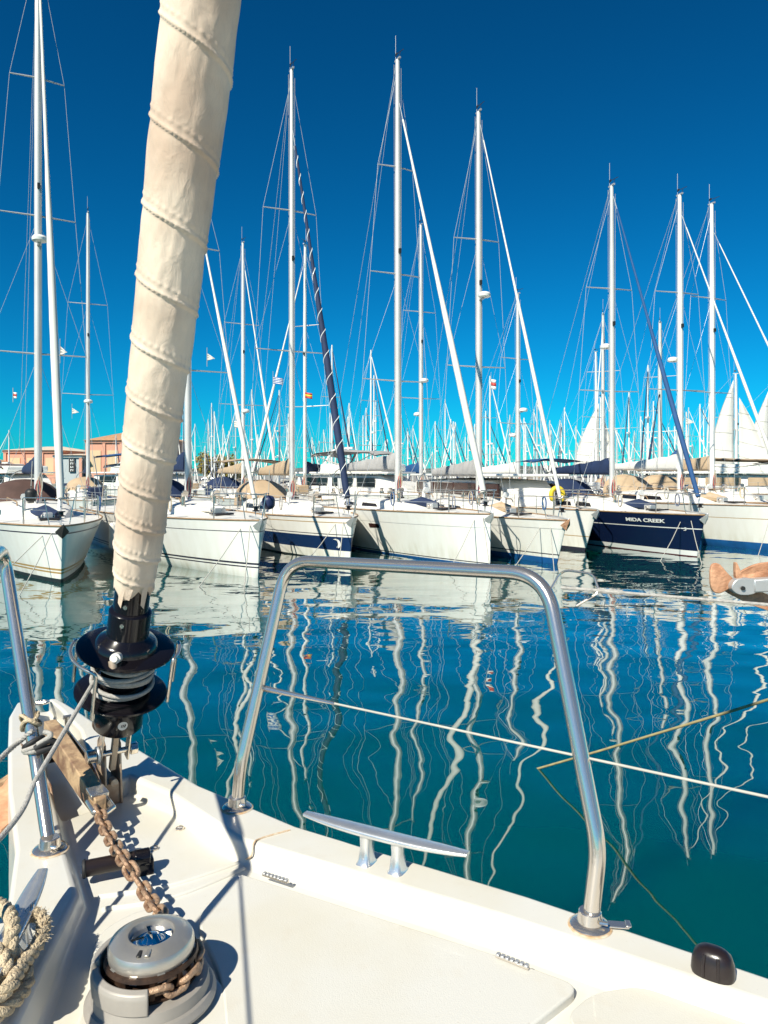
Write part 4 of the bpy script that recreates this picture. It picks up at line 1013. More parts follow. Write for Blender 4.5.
# 4
bw = wl(490, 567); h = solve_h(bw, 398, 5.2)
b4 = Boat('sailing_yacht', bw, h, 12, 3.2, 1.38, .02, [(0, 'antifoul_blue'), (.035, 'antifoul_blue'), (.055, 'hull_white'), (.075, 'stripe_dark'), (.74, 'hull_white'), (.75, 'alloy'), (1, 'hull_white')],
          'plain white yacht with one small dark porthole slot in its high straight side')
b4.cabin(3.2, 8.2, h_=.28); b4.mast(5.2, topz(b4, 5.2, 60), .10, 3, m='mast_alloy', gtop=.90, gr=.075, boom='canvas_grey', boomlen=4.6); b4.rails()
b4.lines(2, ['thin line down the bow of the plain white yacht, nearer the stem', 'thin line down the side of the plain white yacht'])
# 5
bw = wl(557, 564); h = solve_h(bw, 479, 4.8)
b5 = Boat('sailing_yacht', bw, h, 11, 2.9, 1.20, .48, [(0, 'antifoul_blue'), (.13, 'antifoul_blue'), (.20, 'hull_white'), (.225, 'stripe_dark'), (.80, 'hull_white'), (.815, 'alloy'), (1, 'hull_white')],
          'white yacht with bright blue bottom paint and raked bow carrying a rusty anchor')
b5.anc_mat = 'rust_anchor'
b5.cabin(2.9, 7.4); b5.mast(4.8, topz(b5, 4.8, 112), .10, 2, m='mast_alloy', radar=[(.53, 1, 1)], gtop=.965, gr=.045, boom='canvas_grey', boomlen=4.0); b5.rails()
b5.lines(2, ['line from the rusty anchor bow down to the water', 'line down the side of the blue bottomed white yacht'])
# 6 motor catamaran with dark window band
b6 = Boat('motor_yacht', wl(585, 551), R(19), 13, 2.7, 1.30, .62, [(0, 'antifoul_dark'), (.08, 'stripe_dark'), (.35, 'hull_white'), (.37, 'stripe_gold'), (1, 'hull_white')],
          'white motor yacht with long dark saloon windows between blue bottomed and navy yachts', 'motor yacht')
b6.rails()
mb = MB(); rings = []
for x, hh, ww in ((2.6, .05, .5), (3.2, .6, .9), (4.2, 1.0, 1.15), (8, 1.05, 1.25), (11.5, 1.0, 1.25)):
    z = b6.dz(x) - .03; rings.append([Vector((x, y * ww, z + zz * hh)) for y, zz in ((-1.05, 0), (-.98, .92), (0, 1.0), (.98, .92), (1.05, 0))])
mb.loft(rings, 'deck_white'); sal = mb.build('saloon', b6.root, bevel=.03, bseg=2)
for side in (-1, 1):
    for x0_, x1_ in ((3.6, 5.2), (5.3, 7.2), (7.3, 9.2), (9.3, 11.2)):
        mb = MB(); mb.box(((x0_ + x1_) / 2, side * (1.27 if x0_ > 8 else 1.235 if x0_ > 5.25 else 1.20 if x0_ > 4 else 1.16), b6.dz(6) + .58), (x1_ - x0_, .10, .46), 'window_brown'); mb.build('window', sal, bevel=.02, bseg=2)
for x0_, z0_ in ((3.35, .47),):
    mb = MB(); mb.box((x0_, 0, b6.dz(3) + z0_), (.05, 1.5, .30), 'window_brown', Matrix.Rotation(R(40), 3, 'Y')); mb.build('windscreen', sal)
mb = MB(); mb.box((7.4, 0, b6.dz(7) + 1.12), (8.6, 2.9, .10), 'hull_white'); mb.build('hardtop', b6.root, bevel=.04, bseg=3)
# yellow horseshoe buoy
p = b6.to_world((.9, .45, b6.fb + .45)); o = MB()
o.tube([Vector((math.cos(a) * .20, 0, math.sin(a) * .24)) for a in [R(-55 + 290 * k / 18) for k in range(19)]], [.035] + [.075] * 17 + [.035], 'yellow', 10)
o = o.build('horseshoe_buoy', None, loc=p, rotz=R(5), angle=70); tag(o, 'yellow horseshoe lifebuoy hanging on the rail above the rusty anchor', 'lifebuoy')
# 7 navy
bw = wl(697, 557); h = solve_h(bw, 612, 4.5)
b7 = Boat('sailing_yacht', bw, h, 11.3, 3.2, 1.24, .36, [(0, 'antifoul_red'), (.02, 'antifoul_red'), (.14, 'boot_white'), (.66, 'hull_navy'), (.682, 'boot_white'), (1, 'hull_navy')],
          'dark navy yacht with white waterline and its name in white letters at the bow')
b7.cabin(2.8, 7.4); b7.mast(4.5, topz(b7, 4.5, 186), .09, 2, m='mast_alloy', radar=[(.50, -1, 1)], gtop=.965, gr=.06, genoa='canvas_blue', boom='canvas_navy', boomlen=4.4); b7.rails(); b7.hood(6.6, 'canvas_navy', 'canvas_blue')
b7.lines(2, ['line from the navy bow down to the water, nearest the stem', 'slack line down the navy hull'])
# 8
bw = wl(787, 552); h = solve_h(bw, 680, 5.0)
b8 = Boat('sailing_yacht', bw, h, 12, 3.4, 1.42, .2, [(0, 'antifoul_blue'), (.16, 'antifoul_blue'), (.70, 'hull_white'), (.715, 'stripe_gold'), (1, 'hull_white')],
          'white yacht at the right edge with blue bottom paint, behind the navy one')
b8.cabin(3.1, 8.0); b8.mast(5.0, topz(b8, 5.0, 195), .10, 2, m='mast_white', radar=[(.46, -1, 1)], gtop=.93, gr=.045, boom='sail_white', boomlen=4.4); b8.rails(); b8.hood(7.4, 'canvas_tan')
b8.lines(2, ['line hanging at the right edge from the white yacht with blue bottom', 'second line of the white yacht at the right edge'])
# 9
bw = wl(838, 545); h = solve_h(bw, 712, 5.4)
b9 = Boat('sailing_yacht', bw, h, 12, 3.4, 1.40, .3, None, 'white yacht mostly hidden behind the rightmost front yacht, its mast right of the white one')
b9.cabin(3.1, 8.0); b9.mast(5.4, topz(b9, 5.4, 204), .10, 2, m='mast_white', gtop=.90, gr=.045, boom='canvas_tan', boomlen=4.4); b9.rails(); b9.hood(7.4, 'canvas_tan')

for b_ in (b1, b2, b3, b4, b5, b7, b8): b_.clutter()
b9.clutter(False)
# names and marks on hulls
def text_on(b_, txt, x0, x1, f_, height, side, m, name, bold=.01):
    cu = bpy.data.curves.new(name, 'FONT'); cu.body = txt; cu.size = height; cu.extrude = .004; cu.offset = bold
    o = bpy.data.objects.new(name, cu); COL.objects.link(o); bpy.context.view_layer.update()
    me_ = bpy.data.meshes.new_from_object(o.evaluated_get(bpy.context.evaluated_depsgraph_get())); bpy.data.objects.remove(o)
    wmax = max(v_.co.x for v_ in me_.vertices)
    for v_ in me_.vertices:
        t = v_.co.x / wmax; x = lerp(x0, x1, t); u = x / b_.L
        base = b_.pt(u, f_ + v_.co.y / b_.fb, side); out = .012 + v_.co.z
        v_.co = (base.x, base.y + side * out, base.z)
    me_.materials.append(MATS[m]); q = bpy.data.objects.new(name, me_); COL.objects.link(q); q.parent = b_.hullo
text_on(b7, 'MIDA CREEK', 2.25, .95, .785, .155, 1, 'boot_white', 'hull_lettering', .004)
text_on(b7, '3', .44, .36, .62, .14, 1, 'boot_white', 'hull_lettering', 0)
mb = MB(); pts = []
for k in range(13):
    a = R(-65 + 190 * k / 12); pts.append((math.cos(a), math.sin(a)))
inner = []
for k in range(13):
    a = R(125 - 190 * k / 12); c_ = (-.42 * math.cos(R(30)), -.0 + .05); inner.append((.80 * math.cos(a) - .38, .80 * math.sin(a) + .02))
o_ = []
for (a, c_) in pts + inner[::-1][::-1]:
    u = (.42 - a * .15) / b3.L; q = b3.pt(u, .40 + c_ * .14 / b3.fb, 1); o_.append(q + Vector((0, .014, 0)))
n_ = 13; mb.add(o_, [[i, i + 1, 2 * n_ - 2 - i, 2 * n_ - 1 - i] for i in range(n_ - 1)], 'boot_white'); mb.build('crescent_mark', b3.hullo, recalc=False)
# porthole of boat 4 and cabin slots
for b_, x, f_, ln, hh in ((b4, 4.3, .60, .55, .13), (b7, 3.9, .60, .35, .05), (b2, 3.6, .72, .4, .05)):
    q = [b_.pt((x + dx_) / b_.L, f_ + dz_ / b_.fb, 1) + Vector((0, .008, 0)) for dx_, dz_ in ((-ln / 2, 0), (ln / 2, 0), (ln / 2, hh), (-ln / 2, hh))]
    mb = MB(); mb.add(q, [[0, 1, 2, 3]], 'window_brown' if b_ is not b7 else 'boot_white'); mb.build('porthole', b_.hullo, recalc=False)

# fenders
fender(b3.to_world((2.9, 1.72, .85)), .17, .32, 'fender_white', 'white pear fender on the side of the navy banded yacht')
fender(b4.to_world((6.6, 1.75, .35)), .16, .3, 'rubber_black', 'dark round fender low on the side of the plain white yacht')
fender(b2.to_world((.6, -.55, 1.75)), .16, .1, 'fender_navy', 'dark ball fender on the bow of the yacht behind the headsail')
fender(b1.to_world((3.2, -1.75, .75)), .13, .55, 'fender_white', 'long white fender between the two leftmost yachts')
fender(b1.to_world((1.2, .5, 1.95)), .13, .12, 'sign_black', 'small black ball fender on the foredeck rail of the gold striped yacht')

fender(b7.to_world((4.6, 1.70, .62)), .11, .5, 'fender_navy', 'dark fender half hidden at the left end of the navy hull')
fender(b5.to_world((3.6, 1.45, .60)), .11, .45, 'fender_white', 'white fender on the side of the blue bottomed yacht')
fender(b2.to_world((4.4, 1.88, .70)), .12, .5, 'fender_white', 'white fender on the two striped yacht beside the furled headsail')
fender(b8.to_world((2.6, 1.55, .72)), .12, .5, 'fender_white', 'white fender on the rightmost yacht with blue bottom')
# ------------------------------------------------------------ motor yachts behind
def cruiser(bow, h, L_, B_, lab, canvas, zt, glass='glass_dark', arch=True):
    b_ = Boat('motor_yacht', bow, h, L_, B_, 1.5, .8, [(0, 'antifoul_dark'), (.1, 'antifoul_blue'), (1, 'hull_white')], lab, 'motor yacht')
    mb = MB(); rings = []
    for t, hh, ww in ((.22, .05, .5), (.32, .55, .7), (.42, .98, .8), (.75, 1, .85), (.95, .95, .85)):
        x = t * L_; rings.append([Vector((x, y * ww * B_ / 2, 1.45 + zz * hh * .95)) for y, zz in ((-1, 0), (-.92, .95), (0, 1), (.92, .95), (1, 0))])
    mb.loft(rings, 'deck_white'); c = mb.build('superstructure', b_.root, bevel=.03, bseg=2)
    for side in (-1, 1):
        for a, d_ in ((.44, .56), (.58, .72), (.74, .90)):
            mb = MB(); mb.box(((a + d_) / 2 * L_, side * .805 * B_ / 2, 2.02), ((d_ - a) * L_ * .95, .05, .42), glass); mb.build('window', c, bevel=.02, bseg=1)
    mb = MB(); mb.box((L_ * .66, 0, 2.46), (L_ * .62, B_ * .92, .09), 'hull_white'); mb.build('flybridge_deck', b_.root, bevel=.03, bseg=2)
    mb = MB(); mb.box((L_ * .60, 0, 2.70), (L_ * .40, B_ * .80, .40), 'hull_white'); mb.build('flybridge_coaming', b_.root, bevel=.12, bseg=4)
    rings = []
    for t in (0, .08, .3, .6, .92, 1):
        rings.append([Vector((L_ * (.44 + .42 * t), y * B_ * .42, zt - (.18 if t in (0, 1) else 0) + .10 * (1 - y * y) - .06 * math.sin(t * 9))) for y in (-1, -.6, 0, .6, 1)])
    q = MB(); q.loft(rings, canvas, closed=False, caps=False); q.loft([[p - Vector((0, 0, .05)) for p in r_] for r_ in rings], canvas, closed=False, caps=False); bi = q.build('bimini', b_.root, angle=60)
    q = MB()
    for side in (-1, 1):
        for xx in (.45, .85): q.tube([(L_ * .62, side * B_ * .40, 2.7), (L_ * xx, side * B_ * .41, zt - .1)], .02, 'steel', 6)
    q.build('bimini_frame', bi)
    if arch:
        q = MB(); q.tube(fillet([(L_ * .80, -B_ * .38, 2.5), (L_ * .72, -B_ * .36, zt + .1), (L_ * .72, B_ * .36, zt + .1), (L_ * .80, B_ * .38, 2.5)], [.25, .25], 6), .06, 'hull_white', 8)
        q.box((L_ * .72, 0, zt + .22), (.9, .16, .10), 'boot_white'); q.lathe([(.2, 0), (.24, .1), (.2, .25), (0, .34)], 'boot_white', Matrix.Translation((L_ * .72, .55, zt + .14)), 16); q.build('radar_arch', b_.root)
    b_.rails(4); return b_
cruiser((3.5, 34), R(62), 8.5, 3.2, 'white motor yacht with grey canvas canopy rising behind the plain white yacht', 'canvas_grey', 3.45)
cruiser((24.5, 36), R(74), 12, 3.8, 'white motor yacht with tan canvas windows at the right edge behind the front row', 'canvas_tan', 3.1, 'canvas_tan', arch=False)
cruiser((-9.5, 44), R(60), 10, 3.4, 'cream motor yacht with blue canopy seen just right of the furled headsail', 'canvas_blue', 3.0)
cruiser((-20.0, 46), R(50), 10, 3.4, 'white motor yacht with brown canopy below the peach warehouse', 'canvas_brown', 2.9)

# ------------------------------------------------------------ middle row of masts
mid = [(88, 213, 37, .09, 'grey topped', None, 1), (243, 243, 38, .08, '', 'sail_white', 1), (305, 245, 36, .085, '', 'sail_white', -1), (421, 225, 38, .095, '', None, 1),
       (518, 294, 37, .10, '', None, 1), (603, 314, 42, .10, '', 'sail_white', -1), (660, 322, 43, .12, '', 'canvas_navy', -1)]
mlab = ['yacht with a tall thin mast standing between the leftmost mast and the furled headsail', 'yacht whose mast and white furled sail stand left of the navy striped furled sail', 'yacht whose mast stands just right of the navy striped furled sail mast',
        'yacht whose mast carries radar gear right of the plain white yacht mast', 'yacht whose mast with several radar domes stands left of the blue boom cover', 'yacht with a mast just left of the navy yacht mast, white sail to its left', 'yacht with a dark furled sail, its mast between the navy and rightmost front masts']
for (px, ty, Y, r_, _, gen, hd), lab in zip(mid, mlab):
    D = 4.8; X = (px - CX) / F * Y; h = R(random.uniform(20, 30)) * (1 if hd > 0 else -1)
    bow = (X + D * math.sin(h), Y - D * math.cos(h))
    if px == 88: cl = 'canvas_navy'
    b_ = Boat('sailing_yacht', bow, h, 11, 3.2, 1.25, .4, None, lab)
    b_.cabin(2.8, 7.4); b_.mast(D, topz(b_, D, ty), r_, 2, m='mast_white' if px in (305, 243) else 'mast_alloy', radar=[(.42, 1, 1), (.30, -1, 1)] if px in (421, 518) else ([(.33, 1, 1)] if px in (88, 243) else None), genoa=gen or 'sail_white', jib=gen is not None, gr=.05, boom=random.choice(['canvas_navy', 'canvas_blue', 'canvas_tan', 'sail_white']), gtop=.93 if px != 660 else .6)
    b_.rails(4); b_.hood(7.0, random.choice(['canvas_navy', 'canvas_tan', 'canvas_grey'])); b_.clutter()

# hoisted sails on far boats
def sailer(px, ty, Y, lab, sails, h=R(30), m='mast_white'):
    D = 4.8; X = (px - CX) / F * Y; bow = (X + D * math.sin(h), Y - D * math.cos(h))
    b_ = Boat('sailing_yacht', bow, h, 11, 3.2, 1.25, .4, None, lab)
    b_.cabin(2.8, 7.4); T_ = topz(b_, D, ty); b_.mast(D, T_, .09, 1, m=m, jib=False, boom=None, radar=None)
    for (x0, z0, x1, z1, x2, z2, mm, bul) in sails:
        A, Bq, C_ = Vector((x0, 0, z0)), Vector((x1, 0, z1)), Vector((x2, 0, z2)); n_ = 10; vs = []; fs = []
        for i in range(n_ + 1):
            a = A.lerp(C_, i / n_); c_ = Bq.lerp(C_, i / n_)
            for j in range(n_ + 1):
                t = j / n_; p = a.lerp(c_, t); p.y += bul * math.sin(PI * t) * math.sin(PI * min(.15 + .8 * i / n_, 1)); p.x += .25 * math.sin(PI * i / n_) * t * (1 if x1 > x0 else -1); vs.append(p)
        for i in range(n_):
            for j in range(n_): q = i * (n_ + 1) + j; fs.append([q, q + 1, q + n_ + 2, q + n_ + 1])
        mb = MB(); mb.add(vs, fs, mm); o = mb.build('hoisted_sail', b_.root, angle=180, recalc=False)
        md = o.modifiers.new('thick', 'SOLIDIFY'); md.thickness = .01
        mb = MB()
        for i in range(2, n_, 2): mb.tube([vs[i * (n_ + 1) + j] + Vector((0, .03, 0)) for j in range(n_ + 1)], .009, 'line_white', 4)
        mb.build('sail_batten', o)
    return b_
Y = 60
b_ = sailer(596, 352, 56, 'far yacht with a pair of white sails hoisted, left of the navy yacht mast', [])
def add_sails(px, ty, Y, lab, l, rr, m1='sail_white', m2='sail_white'):
    k = (lambda t: CZ + (HY - t) / F * Y); w_ = Y / F
    D = 4.8
    s_ = [(D + .15, 2.7, D + l * w_ * 1.05 / .9, 2.9, D + .15, k(ty) - .4, m1, .35)]
    if rr: s_.append((D - .2, 2.6, D - rr * w_ * 1.05 / .9, 1.9, D - .2, k(ty) - 1.6, m2, -.3))
    return sailer(px, ty, Y, lab, s_, R(62))
add_sails(601, 398, 58, 'far yacht with a narrow pair of white sails hoisted behind the navy boom cover', 24, 12)
add_sails(736, 374, 50, 'far yacht with tall white sails hoisted right of the rightmost front mast', 22, 30, 'sail_white')
add_sails(771, 385, 54, 'far yacht with white sails hoisted, cut by the right edge', 20, 16)
add_sails(684, 440, 48, 'far yacht with a small dark blue triangular sail', 14, 0, 'canvas_blue')

# ------------------------------------------------------------ far fleet: copies of three prototypes
protos = []
for k in range(3):
    rt = empty('far_yacht', (0, 0, 0)); b_ = Boat.__new__(Boat)
    b_.L, b_.B, b_.fb, b_.ov, b_.stern = 10.5, 3.1, 1.15, .4, .9; b_.h = 0; b_.bow = Vector((0, 0, 0)); b_.rz = 0; b_.root = rt
    b_.bands = [(0, 'antifoul_dark'), (.1, ('antifoul_blue', 'stripe_dark', 'antifoul_blue')[k]), (1, ('hull_white', 'hull_white', 'hull_white')[k])]
    b_.hull('deck_white')
    rings = []
    for t, hh, ww in ((0, .05, .45), (.3, .9, .85), (1, 1, 1)):
        x = lerp(2.7, 7.4, t); rings.append([Vector((x, y * .9 * ww, 1.12 + zz * .42 * hh)) for y, zz in ((-1.05, 0), (-.9, 1), (.9, 1), (1.05, 0))])
    q = MB(); q.loft(rings, 'deck_white'); cab = q.build('cabin', rt)
    for side in (-1, 1): q = MB(); q.box((5.6, side * .94, 1.34), (2.6, .06, .16), 'glass_dark'); q.build('window', cab)
    q = MB(); H_ = 13.0; q.tube([(4.6, 0, 1.3), (4.6, 0, 9), (4.6, 0, H_)], [.085, .08, .055], 'mast_white' if k != 1 else 'mast_alloy', 8); mo = q.build('mast', rt)
    for f_, ln in ((.4, 1.1), (.68, .85)):
        for side in (-1, 1):
            q = MB(); q.tube([(4.6, 0, f_ * H_), (4.8, side * ln, f_ * H_ + .05)], .025, 'alloy', 5); q.build('spreader', mo)
    for side in (-1, 1):
        q = MB(); q.tube([(4.85, side * 1.4, 1.15), (4.8, side * 1.1, .4 * H_), (4.8, side * .85, .68 * H_), (4.6, side * .03, H_ - .1)], .010, 'wire', 4, cap=False); q.build('shroud', rt)
    q = MB(); q.tube([(4.6, 0, H_), (10.2, 0, 1.2)], .010, 'wire', 4, cap=False); q.build('backstay', rt)
    q = MB(); q.tube([(-.2, 0, 1.5), (1.5, 0, 1.5 + 11 * .35), (4.5, 0, H_ - .6)], [.05, .07, .03], ('sail_white', 'sail_white', 'canvas_navy')[k], 7); q.build('furled_genoa', rt)
    q = MB(); q.tube([(4.7, 0, 2.6), (6.5, 0, 2.72), (8.6, 0, 2.6)], [.20, .16, .08], ('canvas_navy', 'canvas_tan', 'sail_white')[k], 8); q.build('sail_cover', rt)
    q = MB(); q.lathe([(0, -.02), (.2, 0), (.2, .12), (0, .16)], 'boot_white', Matrix.Translation((4.3, 0, 6.2 + k)), 12); q.build('radar_dome', mo)
    rings = [[Vector((6.9 + 1.1 * t, math.cos(a_) * 1.0, 1.3 + .85 * hh * max(math.sin(a_), 0) ** .6)) for a_ in [PI * i / 8 for i in range(9)]] for t, hh in ((0, .1), (.4, .8), (1, 1))]
    q = MB(); q.loft(rings, ('canvas_navy', 'canvas_tan', 'canvas_grey')[k], closed=False, caps=False); q.build('sprayhood', rt)
    protos.append(rt)
spots = [(371, 350, 50), (537, 400, 60), (700, 404, 56), (490, 376, 54), (648, 365, 50), (332, 345, 52), (9, 430, 70), (560, 420, 66)]
random.seed(21)
px = 118
while px < 775:
    spots.append((px + random.uniform(-3, 3), random.uniform(398, 452), random.uniform(62, 88))); px += random.uniform(4.4, 8.6)
px = 215
while px < 770:
    spots.append((px + random.uniform(-4, 4), random.uniform(375, 432), random.uniform(55, 66))); px += random.uniform(22, 40)
glab = 'pale distant yacht in the crowded far rows, only its mast and rigging standing clear'
for i, (px, ty, Y) in enumerate(spots):
    o = protos[i % 3] if i < 3 else copy_tree(protos[random.randrange(3)])
    H_ = CZ + (HY - ty) / F * Y; s_ = H_ / 13.0; h = R(random.uniform(15, 35)) * random.choice((1, 1, -1))
    rz = math.atan2(math.cos(h), -math.sin(h)); X = (px - CX) / F * Y; s2 = max(s_, .78)
    o.scale = (s2, s2, s_); o.rotation_euler = (0, 0, rz)
    o.location = (X - 4.6 * s2 * math.cos(rz), Y - 4.6 * s2 * math.sin(rz), 0)
    tag(o, glab, 'sailing yacht', 'yachts in the far rows')
    if i < 8:
        o['label'] = ['distant yacht with its mast between the two tallest centre masts', 'distant yacht with a low mast left of the navy boom cover', 'distant yacht with its mast just left of the rightmost front mast', 'distant yacht with its mast close right of the centre radar mast',
                      'distant yacht with a mast between the navy yacht mast and a taller pale mast', 'distant yacht with its mast just right of the navy striped furled sail', 'distant yacht with a mast at the extreme left edge', 'distant yacht with a mast right of the low one by the boom cover'][i]

# ------------------------------------------------------------ flags on the rigging
def flag(px, py, Y, w_, h_, lab, kind='white'):
    p = GY(px, py, Y); e_ = empty('flag', p, 0, lab, 'flag'); n_ = 8; rows = 9 if kind == 'greek' else 3
    mb = MB()
    for r_ in range(rows):
        vs = []
        for i in range(n_ + 1):
            t = i / n_; x = w_ * t; y = .06 * math.sin(t * 7) * w_; dr = -.18 * w_ * t
            if kind == 'tri': z0_, z1_ = h_ * (r_ / rows - .5) * (1 - t), h_ * ((r_ + 1) / rows - .5) * (1 - t)
            else: z0_, z1_ = h_ * (r_ / rows - .5), h_ * ((r_ + 1) / rows - .5)
            vs += [Vector((x, y, z0_ + dr)), Vector((x, y, z1_ + dr))]
        m_ = 'sail_white'
        if kind == 'greek': m_ = 'flag_blue' if r_ % 2 == 0 else 'boot_white'
        if kind == 'red': m_ = 'red' if r_ != 1 else 'yellow'
        if kind == 'pink' : m_ = 'red' if r_ == 1 else 'boot_white'
        mb.add(vs, [[2 * i, 2 * i + 2, 2 * i + 3, 2 * i + 1] for i in range(n_)], m_)
    o = mb.build('flag_cloth', e_, recalc=False); md = o.modifiers.new('thick', 'SOLIDIFY'); md.thickness = .006
    mb = MB(); mb.tube([(0, 0, -h_ * 1.2), (0, 0, h_ * 1.2)], .008, 'line_white', 5); mb.build('flag_line', e_)
flag(273, 380, 27, .36, .26, 'blue and white striped flag left of the navy striped furled sail', 'greek')
flag(305, 395, 35, .34, .26, 'small red and yellow flag beside the mast right of the navy striped sail', 'red')
flag(60, 351, 19, .18, .26, 'white pennant between the leftmost mast and its furled sail', 'tri')
flag(72, 411, 36, .34, .3, 'white pennant right of the leftmost furled sail', 'tri')
flag(207, 357, 21, .22, .22, 'white pennant just right of the furled headsail', 'tri')
flag(234, 424, 33, .30, .28, 'white flag left of a mast above the golden bush', 'white')
flag(491, 384, 32, .22, .42, 'red and white flag right of the centre radar mast', 'pink')
flag(13, 395, 20, .10, .16, 'small red and white flag near the left edge', 'pink')
flag(686, 421, 50, .55, .5, 'white pennant right of the blue furled sail', 'tri')

# ------------------------------------------------------------ buildings behind the quay
def house(name, x0, x1, y0, y1, z1, zr, wall, roof, lab, hip=3.0, pil=4, door=True):
    c = Vector(((x0 + x1) / 2, y0, 1.0)); o = empty(name, c, 0, lab, 'building')
    mb = MB(); mb.prism([(x0 - c.x, 0), (x1 - c.x, 0), (x1 - c.x, y1 - y0), (x0 - c.x, y1 - y0)], 0, z1 - 1, wall); w_ = mb.build('wall', o)
    hx = (x1 - x0) / 2; e_ = .4; dpt = y1 - y0
    mb = MB(); vs = [(-hx - e_, -e_, z1 - 1 + .01), (hx + e_, -e_, z1 - 1 + .01), (hx + e_, dpt + e_, z1 - 1 + .01), (-hx - e_, dpt + e_, z1 - 1 + .01), (-hx + hip, dpt / 2, zr - 1), (hx - hip, dpt / 2, zr - 1)]
    mb.add(vs, [[0, 1, 5, 4], [1, 2, 5], [2, 3, 4, 5], [3, 0, 4], [3, 2, 1, 0]], roof); mb.build('roof', o)
    mb = MB(); mb.box((0, -.10, z1 - 1 - .15), (2 * hx + .5, .2, .28), wall); mb.build('cornice', w_)
    for k in range(pil + 1):
        x = -hx + 2 * hx * k / pil; mb = MB(); mb.box((x, -.06, (z1 - 1) / 2), (.35, .14, z1 - 1.4), 'stucco_peach'); mb.build('pilaster', w_)
    if door:
        for k in range(pil):
            x = -hx + 2 * hx * (k + .5) / pil; mb = MB(); mb.box((x, -.03, (z1 - 1) * .52), (2 * hx / pil * .62, .08, (z1 - 1) * .5), 'stucco_cream'); mb.build('shutter', w_)
    return o
house('warehouse', -37.6, -26.8, 95, 102, 6.5, 7.6, 'stucco_peach', 'roof_tile', 'peach warehouse with low tiled roof partly hidden by the furled headsail', pil=5)
house('warehouse', -49.0, -41.8, 97, 110, 5.3, 6.0, 'stucco_peach', 'roof_pale', 'orange house with a pale peaked roof behind the leftmost mast', pil=3, hip=2.5)
house('shed', -55, -46.0, 91, 96.2, 3.0, 4.1, 'stucco_peach', 'roof_tile', 'low tiled shed at the left edge', pil=3, hip=2.0, door=False)
o = house('workshop', -41.2, -38.0, 94, 104, 4.6, 4.9, 'stucco_grey', 'roof_pale', 'pale grey workshop front with a black sign beside the peach warehouse', pil=1, hip=1.0, door=False)
mb = MB(); mb.box((.55, -.14, 2.35), (.75, .06, 1.75), 'sign_black'); sg = mb.build('sign_board', o)
for k in range(4):
    mb = MB(); z = 2.98 - .42 * k
    mb.box((.42, -.185, z), (.10, .03, .26), 'boot_white'); mb.box((.62, -.185, z + (.09 if k % 2 else -.08)), (.28, .03, .07), 'boot_white'); mb.box((.68, -.185, z), (.09, .03, .22), 'boot_white'); mb.build('sign_letter', sg)

# ------------------------------------------------------------ trees on the quay
def tree(loc, w_, h_, leaf, lab, n=1400, name='leafy_tree', grp=None, seed=1):
    rnd = random.Random(seed); o = empty(name, loc, 0, lab, 'tree', grp)
    mb = MB(); mb.tube([(0, 0, 0), (.1, 0, h_ * .3), (0, .1, h_ * .55)], [.22, .16, .08], 'bark', 8)
    for k in range(7):
        a = k * .9; mb.tube([(0, 0, h_ * .25), (math.cos(a) * w_ * .2, math.sin(a) * w_ * .2, h_ * .5), (math.cos(a) * w_ * .38, math.sin(a) * w_ * .38, h_ * .75)], [.10, .06, .02], 'bark', 6)
    mb.build('trunk', o)
    cl = [(Vector((rnd.uniform(-.42, .42) * w_, rnd.uniform(-.4, .4) * w_, h_ * rnd.uniform(.35, .86))), rnd.uniform(.10, .2) * w_) for _ in range(22)]
    mb = MB(); vs = []; fs = []
    for i in range(n):
        c, r_ = rnd.choice(cl); d = Vector((rnd.gauss(0, 1), rnd.gauss(0, 1), rnd.gauss(0, 1))).normalized(); p = c + d * r_ * rnd.uniform(.6, 1.05)
        u = Vector((rnd.gauss(0, 1), rnd.gauss(0, 1), rnd.gauss(0, 1))).normalized(); v_ = u.orthogonal().normalized(); s_ = rnd.uniform(.10, .22)
        b0 = len(vs); vs += [p - u * s_, p + v_ * s_ * .5, p + u * s_, p - v_ * s_ * .5]; fs.append([b0, b0 + 1, b0 + 2, b0 + 3])
    mb.add(vs, fs, leaf); mb.build('crown', o, recalc=False, angle=180)
tree(Vector((-19.9, 88, .6)), 5.0, 4.1, 'leaf_gold', 'golden green bush right of the furled headsail', 3200, 'golden_bush', None, 3)
tree(Vector((-17.9, 90, .6)), 3.0, 3.3, 'leaf_gold', 'smaller golden bush touching the right of the larger one', 1400, 'golden_bush', None, 9)
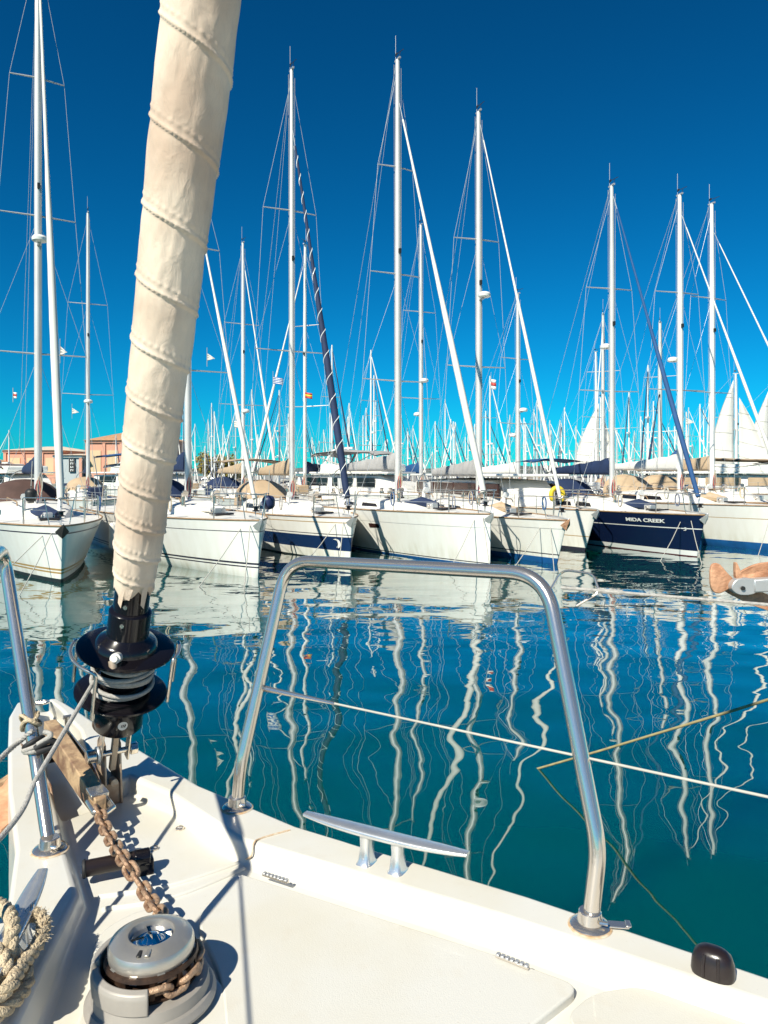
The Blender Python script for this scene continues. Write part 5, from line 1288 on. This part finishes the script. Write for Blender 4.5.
me = MB(); me.prism([(-26, 86), (-15, 86), (-15, 93), (-26, 93)], -1, .8, 'quay_stone'); tag(me.build('quay_corner', bevel=.03, bseg=1), kind='structure')

# ------------------------------------------------------------ light, sky, camera
SKG = 1.3; SKM = (.007, .285, .385)
w = bpy.data.worlds.new('World'); S.world = w; w.use_nodes = True
N = w.node_tree.nodes; L = w.node_tree.links; bg = N['Background']
sx, sy = .58, .90; az = math.atan2(-sx, -sy)      # direction to the sun seen from above: behind-left of the camera
EL = math.atan(1 / math.hypot(sx, sy))
sky = N.new('ShaderNodeTexSky'); sky.sky_type = 'NISHITA'; sky.sun_disc = False; sky.sun_elevation = EL
sky.sun_rotation = math.atan2(-sx, -sy)
sky.air_density = 1.0; sky.altitude = 800; sky.dust_density = .05; sky.ozone_density = 3.0
gm = N.new('ShaderNodeGamma'); gm.inputs[1].default_value = SKG
mu = N.new('ShaderNodeVectorMath'); mu.operation = 'MULTIPLY'; mu.inputs[1].default_value = SKM
L.new(sky.outputs[0], gm.inputs[0]); L.new(gm.outputs[0], mu.inputs[0]); L.new(mu.outputs[0], bg.inputs[0]); bg.inputs[1].default_value = .10
sd = bpy.data.lights.new('sun', 'SUN'); sd.energy = 4.9; sd.angle = R(.55); sd.color = (1, .945, .80)
so = bpy.data.objects.new('sun', sd); COL.objects.link(so)
so.rotation_euler = Vector((sx, sy, -1)).to_track_quat('-Z', 'Y').to_euler(); so.location = (-20, -30, 40)
cd = bpy.data.cameras.new('camera'); co = bpy.data.objects.new('camera', cd); COL.objects.link(co); S.camera = co
co.location = (0, 0, CZ); co.rotation_euler = (R(90), 0, 0)
cd.sensor_fit = 'VERTICAL'; cd.sensor_height = 36; cd.sensor_width = 27; cd.lens = F / 1024 * 36; cd.shift_y = -(512 - HY) / 1024
cd.clip_start = .05; cd.clip_end = 4000
S.render.resolution_x = 768; S.render.resolution_y = 1024
S.view_settings.view_transform = 'Standard'; S.view_settings.look = 'None'; S.view_settings.exposure = .5; S.view_settings.gamma = 1
S.cycles.max_bounces = 8; S.cycles.glossy_bounces = 5; S.cycles.caustics_reflective = False
